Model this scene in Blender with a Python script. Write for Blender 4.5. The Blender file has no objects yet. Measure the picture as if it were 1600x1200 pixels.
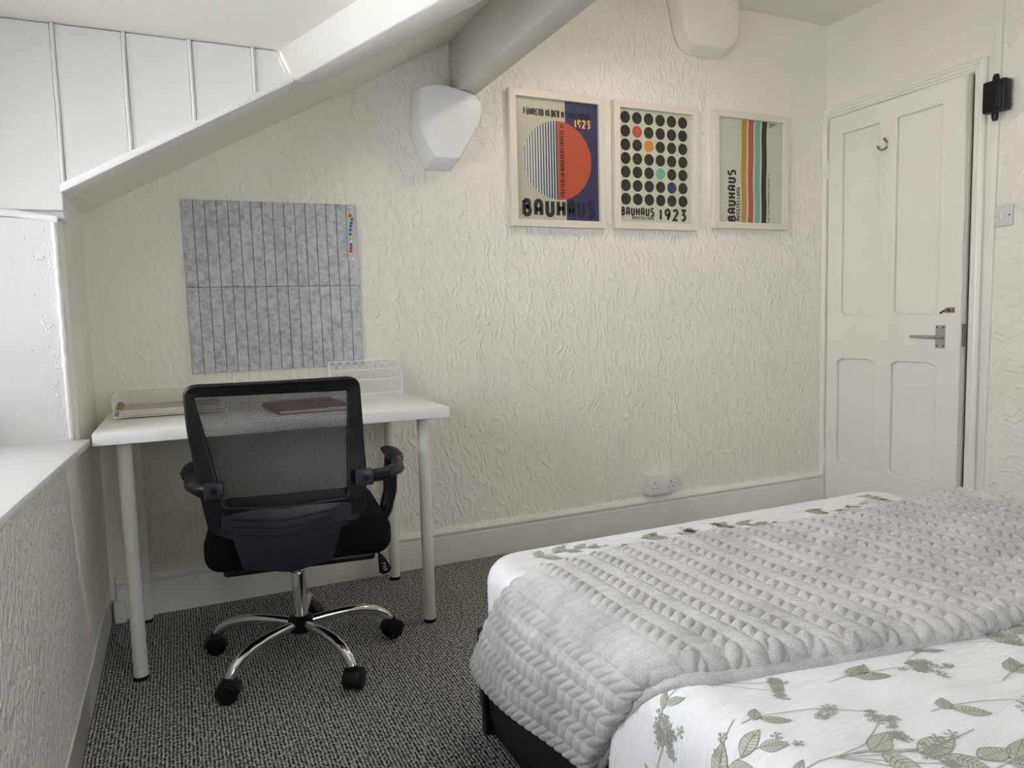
import bpy, bmesh, math, random
from mathutils import Vector, Matrix, noise
random.seed(7)
S = bpy.context.scene
COL = S.collection
PI = math.pi

# ------------------------------------------------------------------ camera, world, lights, exposure
cd = bpy.data.cameras.new('camera'); cam = bpy.data.objects.new('camera', cd); COL.objects.link(cam)
cd.sensor_width = 36.0; cd.lens = 1142.074 / 1600 * 36.0; cd.clip_start = 0.02
r_ = Vector((0.90843864, -0.41717869, -0.02647998)); u_ = Vector((0.06170531, 0.07117634, 0.9955533)); f_ = Vector((0.41343887, 0.90603304, -0.09040148))
M = Matrix((r_, u_, -f_)).transposed().to_4x4(); M.translation = Vector((0.47705, -2.84484, 1.01627))
cam.matrix_world = M
S.camera = cam

W = bpy.data.worlds.new('daylight'); S.world = W; W.use_nodes = True
bg = W.node_tree.nodes['Background']; bg.inputs['Color'].default_value = (0.93, 0.96, 1.0, 1); bg.inputs['Strength'].default_value = 12.2

def area(name, loc, size, direction, power, color, portal=False):
    l = bpy.data.lights.new(name, 'AREA'); l.shape = 'RECTANGLE'; l.size, l.size_y = size; l.energy = power; l.color = color
    if portal: l.cycles.is_portal = True
    o = bpy.data.objects.new(name, l); COL.objects.link(o); o.location = loc
    o.rotation_euler = Vector(direction).to_track_quat('-Z', 'Y').to_euler(); return o
area('daylight_portal', (-0.335, -1.67, 1.21), (0.84, 1.96), (1, 0, 0), 10, (1, 1, 1), True)
area('back_daylight_portal', (1.75, -4.44, 1.5), (0.8, 0.8), (0, 1, 0), 10, (1, 1, 1), True)
lamp = bpy.data.lights.new('pendant_bulb_light', 'POINT'); lamp.energy = 12; lamp.color = (1.0, 0.90, 0.76); lamp.shadow_soft_size = 0.035
lo = bpy.data.objects.new('pendant_bulb_light', lamp); COL.objects.link(lo); lo.location = (2.25, -0.85, 2.285)

S.view_settings.view_transform = 'Standard'; S.view_settings.look = 'None'
S.view_settings.gamma = 1.0; S.view_settings.use_curve_mapping = False
S.view_settings.exposure = 0.0
S.cycles.max_bounces = 10; S.cycles.diffuse_bounces = 6; S.cycles.transparent_max_bounces = 16

# ------------------------------------------------------------------ materials
def nodes(m): return m.node_tree.nodes, m.node_tree.links
def mat(name, col, rough=0.5, metal=0.0, spec=0.5, coat=0.0, sheen=0.0):
    m = bpy.data.materials.new(name); m.use_nodes = True
    b = m.node_tree.nodes['Principled BSDF']
    b.inputs['Base Color'].default_value = (*col, 1); b.inputs['Roughness'].default_value = rough
    b.inputs['Metallic'].default_value = metal; b.inputs['Specular IOR Level'].default_value = spec
    b.inputs['Coat Weight'].default_value = coat; b.inputs['Sheen Weight'].default_value = sheen
    return m
def N(m, kind, **kw):
    n = m.node_tree.nodes.new(kind)
    for k, v in kw.items():
        if k.startswith('i_'): n.inputs[k[2:].replace('_', ' ')].default_value = v
        else: setattr(n, k, v)
    return n
def L(m, a, b): m.node_tree.links.new(a, b)
def bsdf(m): return m.node_tree.nodes['Principled BSDF']
def coords(m, scale=(1, 1, 1), rot=(0, 0, 0)):
    tc = N(m, 'ShaderNodeTexCoord'); mp = N(m, 'ShaderNodeMapping')
    mp.inputs['Scale'].default_value = scale; mp.inputs['Rotation'].default_value = rot
    L(m, tc.outputs['Object'], mp.inputs['Vector']); return mp.outputs['Vector']
def math_(m, op, a, b=None, clamp=False):
    n = N(m, 'ShaderNodeMath', operation=op); n.use_clamp = clamp
    for i, v in enumerate((a, b)):
        if v is None: continue
        if isinstance(v, (int, float)): n.inputs[i].default_value = v
        else: L(m, v, n.inputs[i])
    return n.outputs[0]
def bump(m, h, strength=0.3, dist=0.002, normal=None):
    b = N(m, 'ShaderNodeBump'); b.inputs['Strength'].default_value = strength; b.inputs['Distance'].default_value = dist
    L(m, h, b.inputs['Height'])
    if normal is not None: L(m, normal, b.inputs['Normal'])
    L(m, b.outputs['Normal'], bsdf(m).inputs['Normal']); return b.outputs['Normal']
def mottle(m, col, amt=0.06, scale=3.0, vec=None):
    """broad, faint colour unevenness of a painted surface"""
    n = N(m, 'ShaderNodeTexNoise'); n.inputs['Scale'].default_value = scale; n.inputs['Detail'].default_value = 4
    L(m, vec if vec is not None else coords(m), n.inputs['Vector'])
    r = N(m, 'ShaderNodeValToRGB'); r.color_ramp.elements[0].position = 0.3; r.color_ramp.elements[1].position = 0.7
    r.color_ramp.elements[0].color = (*[c * (1 - amt) for c in col], 1); r.color_ramp.elements[1].color = (*[min(1, c * (1 + amt * 0.4)) for c in col], 1)
    L(m, n.outputs['Fac'], r.inputs['Fac']); L(m, r.outputs['Color'], bsdf(m).inputs['Base Color'])

PAINT = (0.87, 0.85, 0.785)
m_paint = mat('painted_plaster', PAINT, 0.55, spec=0.3); mottle(m_paint, PAINT, 0.05, 2.0)
n = N(m_paint, 'ShaderNodeTexNoise'); n.inputs['Scale'].default_value = 28; n.inputs['Detail'].default_value = 5; L(m_paint, coords(m_paint, (1, 1, .6)), n.inputs['Vector'])
bump(m_paint, n.outputs['Fac'], 0.25, 0.003)
m_gloss = mat('white_gloss_paint', (0.86, 0.845, 0.80), 0.32, spec=0.45); mottle(m_gloss, (0.86, 0.845, 0.80), 0.04, 4.0)
n = N(m_gloss, 'ShaderNodeTexNoise'); n.inputs['Scale'].default_value = 18; n.inputs['Detail'].default_value = 5; L(m_gloss, coords(m_gloss, (1, 1, .5)), n.inputs['Vector'])
bump(m_gloss, n.outputs['Fac'], 0.22, 0.003)
m_reveal = mat('thick_white_paint', (0.87, 0.87, 0.87), 0.35, spec=0.4)
n = N(m_reveal, 'ShaderNodeTexNoise'); n.inputs['Scale'].default_value = 22; n.inputs['Detail'].default_value = 6; L(m_reveal, coords(m_reveal, (1, 1, .5)), n.inputs['Vector'])
bump(m_reveal, n.outputs['Fac'], 0.45, 0.004)

def wallpaper(name, axes, fade=None, strength=0.62):
    """white painted embossed paper: flowing ridged strokes"""
    m = mat(name, PAINT, 0.5, spec=0.35); mottle(m, PAINT, 0.05, 1.6)
    v = coords(m)
    w = N(m, 'ShaderNodeTexWave', wave_type='BANDS', bands_direction=axes, wave_profile='SIN')
    w.inputs['Scale'].default_value = 10; w.inputs['Distortion'].default_value = 15; w.inputs['Detail'].default_value = 1.8
    w.inputs['Detail Scale'].default_value = 1.35; w.inputs['Detail Roughness'].default_value = 0.55
    L(m, coords(m, (1.0, .75, .72), (0, math.radians(22), 0)), w.inputs['Vector'])
    p = math_(m, 'POWER', w.outputs['Fac'], 1.6)
    n2 = N(m, 'ShaderNodeTexNoise'); n2.inputs['Scale'].default_value = 26; n2.inputs['Detail'].default_value = 2; L(m, v, n2.inputs['Vector'])
    k = N(m, 'ShaderNodeMapRange'); k.inputs['From Min'].default_value = 0.40; k.inputs['From Max'].default_value = 0.62; L(m, n2.outputs['Fac'], k.inputs['Value'])
    h = math_(m, 'MULTIPLY', p, k.outputs['Result'])
    n3 = N(m, 'ShaderNodeTexNoise'); n3.inputs['Scale'].default_value = 70; n3.inputs['Detail'].default_value = 4; L(m, v, n3.inputs['Vector'])
    h = math_(m, 'ADD', h, math_(m, 'MULTIPLY', n3.outputs['Fac'], 0.35))
    if fade:
        sx = N(m, 'ShaderNodeSeparateXYZ'); L(m, v, sx.inputs[0])
        a, b, lo_ = fade
        mr = N(m, 'ShaderNodeMapRange'); mr.inputs['From Min'].default_value = a; mr.inputs['From Max'].default_value = b
        mr.inputs['To Min'].default_value = lo_; L(m, sx.outputs['X'], mr.inputs['Value'])
        # the corner above the third picture is smooth plaster
        c1 = N(m, 'ShaderNodeMapRange'); c1.inputs['From Min'].default_value = 2.81; c1.inputs['From Max'].default_value = 2.84; L(m, sx.outputs['X'], c1.inputs['Value'])
        c2 = N(m, 'ShaderNodeMapRange'); c2.inputs['From Min'].default_value = 1.6; c2.inputs['From Max'].default_value = 1.9; L(m, sx.outputs['Z'], c2.inputs['Value'])
        inv = math_(m, 'SUBTRACT', 1.0, math_(m, 'MULTIPLY', math_(m, 'MULTIPLY', c1.outputs[0], c2.outputs[0]), 0.85))
        h = math_(m, 'MULTIPLY', math_(m, 'MULTIPLY', h, mr.outputs[0]), inv)
    bump(m, h, strength, 0.0062); return m
m_paper = wallpaper('embossed_wallpaper', 'X', (0.3, 1.3, 0.3))
m_paper_y = wallpaper('embossed_wallpaper_side', 'Z')
m_pebble = mat('pebbled_wallpaper', (0.86, 0.85, 0.83), 0.42, spec=0.4)
n = N(m_pebble, 'ShaderNodeTexNoise'); n.inputs['Scale'].default_value = 85; n.inputs['Detail'].default_value = 2.0; L(m_pebble, coords(m_pebble, (1, .9, .6)), n.inputs['Vector'])
bump(m_pebble, n.outputs['Fac'], 1.0, 0.02)

m_carpet = mat('dark_cord_carpet', (0.05, 0.05, 0.05), 0.95, spec=0.1, sheen=0.1)
v = coords(m_carpet)
wv = N(m_carpet, 'ShaderNodeTexNoise'); wv.inputs['Scale'].default_value = 30; L(m_carpet, v, wv.inputs['Vector'])
sx = N(m_carpet, 'ShaderNodeSeparateXYZ'); L(m_carpet, v, sx.inputs[0])
xo = math_(m_carpet, 'ADD', math_(m_carpet, 'MULTIPLY', sx.outputs['X'], 2 * PI / 0.0088), math_(m_carpet, 'MULTIPLY', wv.outputs['Fac'], 3.0))
sx1 = math_(m_carpet, 'SINE', xo)
yo = math_(m_carpet, 'ADD', math_(m_carpet, 'MULTIPLY', sx.outputs['Y'], 2 * PI / 0.0072), math_(m_carpet, 'MULTIPLY', math_(m_carpet, 'SINE', math_(m_carpet, 'MULTIPLY', xo, 0.5)), 1.5))
yo = math_(m_carpet, 'ADD', yo, math_(m_carpet, 'MULTIPLY', wv.outputs['Fac'], 7.0))
sy1 = math_(m_carpet, 'SINE', yo)
h = math_(m_carpet, 'ADD', math_(m_carpet, 'MULTIPLY', sx1, 0.6), math_(m_carpet, 'MULTIPLY', sy1, 0.35))
nf = N(m_carpet, 'ShaderNodeTexNoise'); nf.inputs['Scale'].default_value = 120; nf.inputs['Detail'].default_value = 2; L(m_carpet, v, nf.inputs['Vector'])
h = math_(m_carpet, 'ADD', h, math_(m_carpet, 'MULTIPLY', math_(m_carpet, 'SUBTRACT', nf.outputs['Fac'], 0.5), 5.0))
rp = N(m_carpet, 'ShaderNodeValToRGB'); e = rp.color_ramp.elements
e[0].position = 0.22; e[0].color = (0.008, 0.008, 0.009, 1); e[1].position = 0.80; e[1].color = (0.62, 0.62, 0.61, 1)
hh = math_(m_carpet, 'ADD', math_(m_carpet, 'MULTIPLY', h, 0.42), 0.5, True)
L(m_carpet, hh, rp.inputs['Fac']); L(m_carpet, rp.outputs['Color'], bsdf(m_carpet).inputs['Base Color'])
bump(m_carpet, h, 0.8, 0.003)

m_desk = mat('white_foil', (0.92, 0.92, 0.90), 0.22, spec=0.5)
m_leg = mat('white_powder_coat', (0.80, 0.79, 0.74), 0.3, spec=0.5)
m_wire = mat('white_wire', (0.93, 0.93, 0.91), 0.4)
m_black = mat('black_plastic', (0.006, 0.006, 0.007), 0.36, spec=0.32)
n = N(m_black, 'ShaderNodeTexNoise'); n.inputs['Scale'].default_value = 900; L(m_black, coords(m_black), n.inputs['Vector']); bump(m_black, n.outputs['Fac'], 0.08, 0.0005)
m_navy = mat('dark_back_plastic', (0.018, 0.022, 0.034), 0.38, spec=0.5)
m_soft = mat('black_seat_fabric', (0.008, 0.008, 0.009), 0.9, spec=0.15)
n = N(m_soft, 'ShaderNodeTexVoronoi'); n.inputs['Scale'].default_value = 380; L(m_soft, coords(m_soft), n.inputs['Vector']); bump(m_soft, n.outputs['Distance'], 0.5, 0.001)
m_chrome = mat('chrome', (0.72, 0.72, 0.72), 0.08, metal=1.0)
m_steel = mat('brushed_steel', (0.50, 0.50, 0.49), 0.3, metal=1.0)
m_brass = mat('aged_brass', (0.32, 0.27, 0.16), 0.4, metal=0.8)
m_dark = mat('dark_recess', (0.02, 0.02, 0.02), 0.8)
m_frame = mat('cream_frame_paint', (0.74, 0.70, 0.61), 0.4)
m_plate = mat('grey_white_plastic', (0.66, 0.65, 0.66), 0.35)
m_socket = mat('white_plastic', (0.80, 0.79, 0.77), 0.3)
m_leather = mat('black_faux_leather', (0.010, 0.009, 0.013), 0.45, spec=0.4)
n = N(m_leather, 'ShaderNodeTexVoronoi'); n.inputs['Scale'].default_value = 260; L(m_leather, coords(m_leather), n.inputs['Vector']); bump(m_leather, n.outputs['Distance'], 0.2, 0.001)
m_felt = mat('grey_felt', (0.40, 0.41, 0.45), 0.95, spec=0.1, sheen=0.2)
v = coords(m_felt)
n = N(m_felt, 'ShaderNodeTexNoise'); n.inputs['Scale'].default_value = 55; n.inputs['Detail'].default_value = 5; n.inputs['Roughness'].default_value = 0.65; L(m_felt, v, n.inputs['Vector'])
r = N(m_felt, 'ShaderNodeValToRGB'); e = r.color_ramp.elements; e[0].position = 0.33; e[0].color = (0.36, 0.37, 0.41, 1); e[1].position = 0.58; e[1].color = (0.60, 0.615, 0.67, 1)
L(m_felt, n.outputs['Fac'], r.inputs['Fac']); L(m_felt, r.outputs['Color'], bsdf(m_felt).inputs['Base Color']); bump(m_felt, n.outputs['Fac'], 0.3, 0.001)
m_feltback = mat('felt_backing', (0.30, 0.31, 0.35), 0.95, spec=0.05)

m_linen = mat('white_cotton', (0.78, 0.78, 0.80), 0.75, spec=0.2, sheen=0.15)
v = coords(m_linen, (1.0, 3.2, 1.0), (0, 0, math.radians(-24)))
n = N(m_linen, 'ShaderNodeTexNoise'); n.inputs['Scale'].default_value = 7; n.inputs['Detail'].default_value = 4; n.inputs['Roughness'].default_value = .5; L(m_linen, v, n.inputs['Vector'])
bump(m_linen, n.outputs['Fac'], 0.55, 0.03)
m_print = mat('sage_print_ink', (0.33, 0.34, 0.285), 0.8, spec=0.1)
m_print2 = mat('pale_sage_print_ink', (0.56, 0.57, 0.51), 0.8, spec=0.1)
m_fleece = mat('grey_fleece', (0.56, 0.54, 0.535), 0.95, spec=0.1, sheen=0.5)
v = coords(m_fleece)
n = N(m_fleece, 'ShaderNodeTexNoise'); n.inputs['Scale'].default_value = 420; n.inputs['Detail'].default_value = 3; L(m_fleece, v, n.inputs['Vector'])
n2 = N(m_fleece, 'ShaderNodeTexNoise'); n2.inputs['Scale'].default_value = 11; n2.inputs['Detail'].default_value = 6; L(m_fleece, v, n2.inputs['Vector'])
mx = math_(m_fleece, 'ADD', math_(m_fleece, 'MULTIPLY', n.outputs['Fac'], 0.5), math_(m_fleece, 'MULTIPLY', n2.outputs['Fac'], 0.5))
r = N(m_fleece, 'ShaderNodeValToRGB'); e = r.color_ramp.elements; e[0].position = 0.36; e[0].color = (0.36, 0.35, 0.345, 1); e[1].position = 0.60; e[1].color = (0.56, 0.545, 0.54, 1)
L(m_fleece, mx, r.inputs['Fac']); L(m_fleece, r.outputs['Color'], bsdf(m_fleece).inputs['Base Color']); bump(m_fleece, n.outputs['Fac'], 0.6, 0.002)

m_mesh = mat('open_black_mesh', (0.02, 0.02, 0.022), 0.5)
v = coords(m_mesh)
sx = N(m_mesh, 'ShaderNodeSeparateXYZ'); L(m_mesh, v, sx.inputs[0])
pa = math_(m_mesh, 'SINE', math_(m_mesh, 'MULTIPLY', math_(m_mesh, 'ADD', sx.outputs['X'], sx.outputs['Z']), 2 * PI / 0.0052))
pb = math_(m_mesh, 'SINE', math_(m_mesh, 'MULTIPLY', math_(m_mesh, 'SUBTRACT', sx.outputs['X'], sx.outputs['Z']), 2 * PI / 0.0052))
hole = math_(m_mesh, 'GREATER_THAN', math_(m_mesh, 'MULTIPLY', pa, pb), 0.32)
tr = N(m_mesh, 'ShaderNodeBsdfTransparent'); mix = N(m_mesh, 'ShaderNodeMixShader')
L(m_mesh, hole, mix.inputs[0]); L(m_mesh, bsdf(m_mesh).outputs[0], mix.inputs[1]); L(m_mesh, tr.outputs[0], mix.inputs[2])
L(m_mesh, mix.outputs[0], m_mesh.node_tree.nodes['Material Output'].inputs['Surface'])

m_glass = bpy.data.materials.new('window_glass'); m_glass.use_nodes = True
bsdf(m_glass).inputs['Transmission Weight'].default_value = 0.0
tr = N(m_glass, 'ShaderNodeBsdfTransparent'); gl = N(m_glass, 'ShaderNodeBsdfGlossy'); gl.inputs['Roughness'].default_value = 0.02
fr = N(m_glass, 'ShaderNodeFresnel'); mix = N(m_glass, 'ShaderNodeMixShader')
L(m_glass, fr.outputs[0], mix.inputs[0]); L(m_glass, tr.outputs[0], mix.inputs[1]); L(m_glass, gl.outputs[0], mix.inputs[2])
L(m_glass, mix.outputs[0], m_glass.node_tree.nodes['Material Output'].inputs['Surface'])

def ink(name, col): return mat(name, col, 0.35, spec=0.4)
i_paper1 = ink('poster_paper', (0.50, 0.49, 0.38)); i_paper2 = ink('poster_paper_green', (0.56, 0.57, 0.46)); i_paper3 = ink('poster_paper_pale', (0.55, 0.57, 0.48))
i_navy = ink('ink_navy', (0.042, 0.040, 0.105)); i_orange = ink('ink_orange', (0.46, 0.085, 0.04)); i_black = ink('ink_black', (0.035, 0.03, 0.022)); i_dim = ink('ink_on_navy', (0.022, 0.02, 0.04))
i_white = ink('ink_white', (0.56, 0.58, 0.56)); i_gold = ink('ink_gold', (0.75, 0.40, 0.12)); i_red = ink('ink_red', (0.48, 0.085, 0.05)); i_amber = ink('ink_amber', (0.60, 0.25, 0.05))
i_teal = ink('ink_teal', (0.18, 0.40, 0.34)); i_mustard = ink('ink_mustard', (0.44, 0.26, 0.035)); i_stripe = ink('ink_stripe', (0.05, 0.065, 0.11))

# ------------------------------------------------------------------ builders
class B:
    def __init__(s): s.v = []; s.f = []; s.m = []; s.cur = 0
    def add(s, vs, fs):
        o = len(s.v); s.v += [tuple(v) for v in vs]; s.f += [tuple(i + o for i in f) for f in fs]; s.m += [s.cur] * len(fs); return s
    def box(s, a, b):
        x0, y0, z0 = [min(p, q) for p, q in zip(a, b)]; x1, y1, z1 = [max(p, q) for p, q in zip(a, b)]
        return s.add([(x0, y0, z0), (x1, y0, z0), (x1, y1, z0), (x0, y1, z0), (x0, y0, z1), (x1, y0, z1), (x1, y1, z1), (x0, y1, z1)],
                     [(0, 3, 2, 1), (4, 5, 6, 7), (0, 1, 5, 4), (1, 2, 6, 5), (2, 3, 7, 6), (3, 0, 4, 7)])
    def prism(s, poly, fn, d0, d1):
        """poly: 2D outline, fn(a, b, d) -> 3D, closed between depths d0 and d1"""
        k = len(poly)
        return s.add([fn(a, b, d0) for a, b in poly] + [fn(a, b, d1) for a, b in poly],
                     [tuple(range(k))[::-1], tuple(range(k, 2 * k))] + [(i, (i + 1) % k, k + (i + 1) % k, k + i) for i in range(k)])
    def tube(s, path, r, seg=12, caps=True, flat=1.0, up=(0, 0, 1)):
        P = [Vector(p) for p in path]; R = r if isinstance(r, (list, tuple)) else [r] * len(P)
        vs = []; k = len(P); prev = None
        for i, p in enumerate(P):
            t = (P[min(i + 1, k - 1)] - P[max(i - 1, 0)]).normalized()
            a = t.cross(Vector(up))
            if a.length < 1e-3: a = t.cross(Vector((0, 1, 0))) if prev is None else prev
            a.normalize()
            if prev is not None and a.dot(prev) < 0: a = -a
            prev = a; b = a.cross(t).normalized()
            for j in range(seg):
                q = 2 * PI * j / seg; vs.append(p + a * math.cos(q) * R[i] + b * math.sin(q) * R[i] * flat)
        fs = [(i * seg + j, i * seg + (j + 1) % seg, (i + 1) * seg + (j + 1) % seg, (i + 1) * seg + j) for i in range(k - 1) for j in range(seg)]
        if caps: fs += [tuple(range(seg))[::-1], tuple(range((k - 1) * seg, k * seg))]
        return s.add(vs, fs)
    def lathe(s, prof, c=(0, 0, 0), seg=24, axis='z'):
        vs = []
        for rr, z in prof:
            for j in range(seg):
                q = 2 * PI * j / seg; x, y = rr * math.cos(q), rr * math.sin(q)
                p = {'z': (x, y, z), 'y': (x, z, y), 'x': (z, x, y)}[axis]
                vs.append((p[0] + c[0], p[1] + c[1], p[2] + c[2]))
        k = len(prof)
        return s.add(vs, [(i * seg + j, i * seg + (j + 1) % seg, (i + 1) * seg + (j + 1) % seg, (i + 1) * seg + j) for i in range(k - 1) for j in range(seg)]
                     + [tuple(range(seg))[::-1], tuple(range((k - 1) * seg, k * seg))])
    def build(s, name, m, parent=None, bevel=0, seg=2, smooth=False, kind=None, loc=None, label=None, fix=True, auto=None):
        me = bpy.data.meshes.new(name); me.from_pydata(s.v, [], s.f)
        ms = m if isinstance(m, (list, tuple)) else [m]
        for q in ms: me.materials.append(q)
        if len(ms) > 1:
            for p, i in zip(me.polygons, s.m): p.material_index = i
        if bevel or fix:
            bm = bmesh.new(); bm.from_mesh(me)
            if fix: bmesh.ops.recalc_face_normals(bm, faces=bm.faces)
            if bevel:
                es = [e for e in bm.edges if len(e.link_faces) == 2 and e.calc_face_angle(0) > 0.35]
                bmesh.ops.bevel(bm, geom=es, offset=bevel, segments=seg, profile=0.5, affect='EDGES', clamp_overlap=True)
            bm.to_mesh(me); bm.free()
        if smooth or bevel:
            me.polygons.foreach_set('use_smooth', [True] * len(me.polygons))
            me.set_sharp_from_angle(angle=math.radians(auto if auto else 40))
        o = bpy.data.objects.new(name, me); COL.objects.link(o)
        if parent: o.parent = parent
        if loc: o.location = loc
        if kind: o['kind'] = kind
        if label: o['label'] = label
        return o
def tag(o, label, cat, group=None):
    o['label'] = label; o['category'] = cat
    if group: o['group'] = group
    return o
def thing(name, label, cat, loc=(0, 0, 0), rz=0, group=None):
    o = bpy.data.objects.new(name, None); COL.objects.link(o); o.location = loc; o.rotation_euler = (0, 0, rz)
    o.empty_display_size = 0.1; return tag(o, label, cat, group)
def copy_tree(o, parent=None):
    c = o.copy(); COL.objects.link(c); c.parent = parent
    for ch in list(o.children): copy_tree(ch, c)
    return c
def structure(o): o['kind'] = 'structure'; return o
XZ = lambda a, b, d: (a, d, b)
YZ = lambda a, b, d: (d, a, b)
XY = lambda a, b, d: (a, b, d)
def rounded(poly, rad, n=5):
    out = []; k = len(poly)
    rs = rad if isinstance(rad, (list, tuple)) else [rad] * k
    for i in range(k):
        p = Vector(poly[i]); a = Vector(poly[i - 1]) - p; b = Vector(poly[(i + 1) % k]) - p
        r = min(rs[i], a.length * .45, b.length * .45)
        if r < 1e-5: out.append(tuple(p)); continue
        A = p + a.normalized() * r; C = p + b.normalized() * r
        for j in range(n + 1):
            t = j / n; out.append(tuple(A * (1 - t) ** 2 + p * 2 * t * (1 - t) + C * t * t))
    return out
def plate(outlines, fn, d, extrude, bevel, name, m, parent=None, **kw):
    """filled 2D shape (later outlines are holes) with thickness and a soft edge, via a curve"""
    c = bpy.data.curves.new(name, 'CURVE'); c.dimensions = '2D'; c.fill_mode = 'BOTH'; c.extrude = extrude; c.bevel_depth = bevel; c.bevel_resolution = 2; c.offset = -bevel
    for pts in outlines:
        s = c.splines.new('POLY'); s.points.add(len(pts) - 1)
        for q, p in zip(s.points, pts): q.co = (p[0], p[1], 0, 1)
        s.use_cyclic_u = True
    t = bpy.data.objects.new('tmp', c); me = bpy.data.meshes.new_from_object(t)
    b = B(); b.add([fn(v.co.x, v.co.y, v.co.z + d) for v in me.vertices], [tuple(p.vertices) for p in me.polygons])
    bpy.data.objects.remove(t); bpy.data.curves.remove(c); bpy.data.meshes.remove(me)
    return b.build(name, m, parent, smooth=True, fix=True, **kw)

# ------------------------------------------------------------------ room shell
SL = 0.545                                  # pitch of the roof slope
def zp(x): return 1.403 + SL * (x - 0.23)    # underside of the slope
b = B(); b.box((-0.35, -4.5, -0.08), (4.9, 0.12, 0)); structure(b.build('floor', m_carpet))
b = B(); b.prism([(0.1, 0), (4.9, 0), (4.9, 2.62), (0.1, 2.62)], XZ, 0.0, 0.1); structure(b.build('wall_back', m_paper))
b = B(); b.prism([(0, 0), (0, 1.46), (-0.50, 1.46), (-0.50, 0.69), (-1.4, .705), (-1.6, .715), (-2.75, 0.715), (-2.75, 1.46), (-4.4, 1.46), (-4.4, 0)][::-1], YZ, 0.10, 0.215)
wl = structure(b.build('wall_left', m_paint))
b = B(); b.prism([(-0.62, 0.13), (-0.78, 0.40), (-0.84, 0.70), (-1.5, .715), (-4.4, 0.715), (-4.4, 0.13)], YZ, 0.2145, 0.2185)
o = b.build('wallpaper_panel', m_pebble, wl, bevel=.0015, seg=1)
# rounded buckled paper seam running down the wall under the sill
b = B(); b.tube([(0.213, -0.80, 0.66), (0.213, -0.735, 0.46), (0.213, -0.66, 0.28), (0.213, -0.60, 0.18), (0.213, -0.53, 0.145)], [.004, .014, .018, .014, .004], 10, flat=.5, up=(1, 0, 0))
b.build('paper_seam', m_gloss, wl, smooth=True)
b = B(); b.box((0.0, -4.5, 0), (4.9, -4.4, 1.05)) ; b.box((0, -4.5, 1.95), (4.9, -4.4, 2.6)); b.box((0, -4.5, .75), (1.3, -4.4, 1.95)); b.box((2.2, -4.5, .75), (4.9, -4.4, 1.95))
structure(b.build('wall_front', m_paint))
# right wall with the door opening
b = B(); b.prism([(0, 1.995), (-0.80, 1.995), (-0.80, 0), (-0.885, 0), (-0.885, 2.6), (0, 2.6)], YZ, 3.6, 3.7); b.cur = 1
b.prism([(-0.885, 0), (-4.4, 0), (-4.4, 2.6), (-0.885, 2.6)], YZ, 3.6, 3.7)
structure(b.build('wall_right', [m_paint, m_paper_y], fix=True))
b = B(); b.box((4.8, -4.4, 0), (4.9, 0, 2.6)); structure(b.build('wall_hall', m_paint))
# slope, flat ceiling, dormer
def slab(poly, t=0.08):
    bb = B(); k = len(poly); bb.prism(poly, lambda x, y, d: (x, y, zp(x) + d), 0, t); return bb
P = [(0.215, 0), (2.165, 0), (2.165, -4.4), (0.215, -4.4), (0.215, -2.75), (1.57, -2.75), (0.87, -0.54), (0.215, -0.54)]
structure(slab(P).build('ceiling_slope', m_paint))
b = B(); b.box((2.15, -4.4, 2.457), (4.9, 0.0, 2.56)); structure(b.build('ceiling', m_paint))
b = B(); b.prism([(-0.35, -0.5), (0.81, -0.5), (0.86, -0.70), (1.53, -2.79), (-0.35, -2.79)], XY, 1.808, 1.86); structure(b.build('ceiling_dormer', m_paint))
m_board = mat('painted_boarding', (.79, .775, .76), .38, spec=.4)
n = N(m_board, 'ShaderNodeTexNoise'); n.inputs['Scale'].default_value = 16; n.inputs['Detail'].default_value = 6; L(m_board, coords(m_board, (1, 1, .4)), n.inputs['Vector']); bump(m_board, n.outputs['Fac'], 0.4, 0.004)
# dormer cheek: jamb, boarding between beads, lower rail
ck = B(); ck.prism([(-0.35, 0.70), (0.205, 0.70), (0.205, 1.31), (0.225, 1.31), (0.225, 1.377), (0.837, 1.724), (0.800, 1.812), (-0.35, 1.812)], XZ, -0.555, -0.47)
wd = structure(ck.build('wall_dormer', m_reveal))
b = B(); b.prism([(-0.30, 0.715), (0.201, 0.715), (0.207, 1.305), (-0.30, 1.325)], XZ, -0.571, -0.555); b.build('reveal_board', m_reveal, wd, bevel=.006)
bx = [-0.30, -0.118, 0.055, 0.233, 0.397, 0.561, 0.727]
def rz_(x): return 1.377 + 0.567 * (x - 0.225)
xs = bx + [0.80]
for i in range(len(xs) - 1):
    x0, x1 = xs[i] + .004, xs[i + 1] - .004
    lo = lambda x: 1.328 if x < 0.232 else rz_(x) + .012
    pts = [(x0, lo(x0)), (x1, lo(x1)), (x1, 1.806), (x0, 1.806)]
    if i == len(xs) - 2: pts = [(x0, lo(x0)), (0.822, 1.722), (0.792, 1.806), (x0, 1.806)]
    b = B(); b.prism(pts, XZ, -0.5680 - .0012 * (i % 2), -0.555); b.build('panel', m_board, wd, bevel=.003, seg=1)
for x in bx[1:]:
    z0 = 1.328 if x < 0.2 else rz_(x) + .004
    jit = [(x + random.uniform(-.001, .001), -0.5695, z0 + (1.806 - z0) * t / 6) for t in range(7)]
    b = B(); b.tube(jit, .0048, 8, up=(0, 1, 0)); b.build('bead', m_board, wd, smooth=True)
b = B(); b.prism([(0.222, 1.372), (0.838, 1.721), (0.832, 1.739), (0.222, 1.397)], XZ, -0.578, -0.55); b.build('rail', m_reveal, wd, bevel=.006, seg=2)
b = B(); b.tube([(-0.30, -0.571, 1.333), (-.05, -.572, 1.325), (0.12, -.571, 1.318), (0.212, -0.571, 1.306)], .010, 10, up=(0, 1, 0), flat=.9); b.build('rail', m_reveal, wd, smooth=True)
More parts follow.
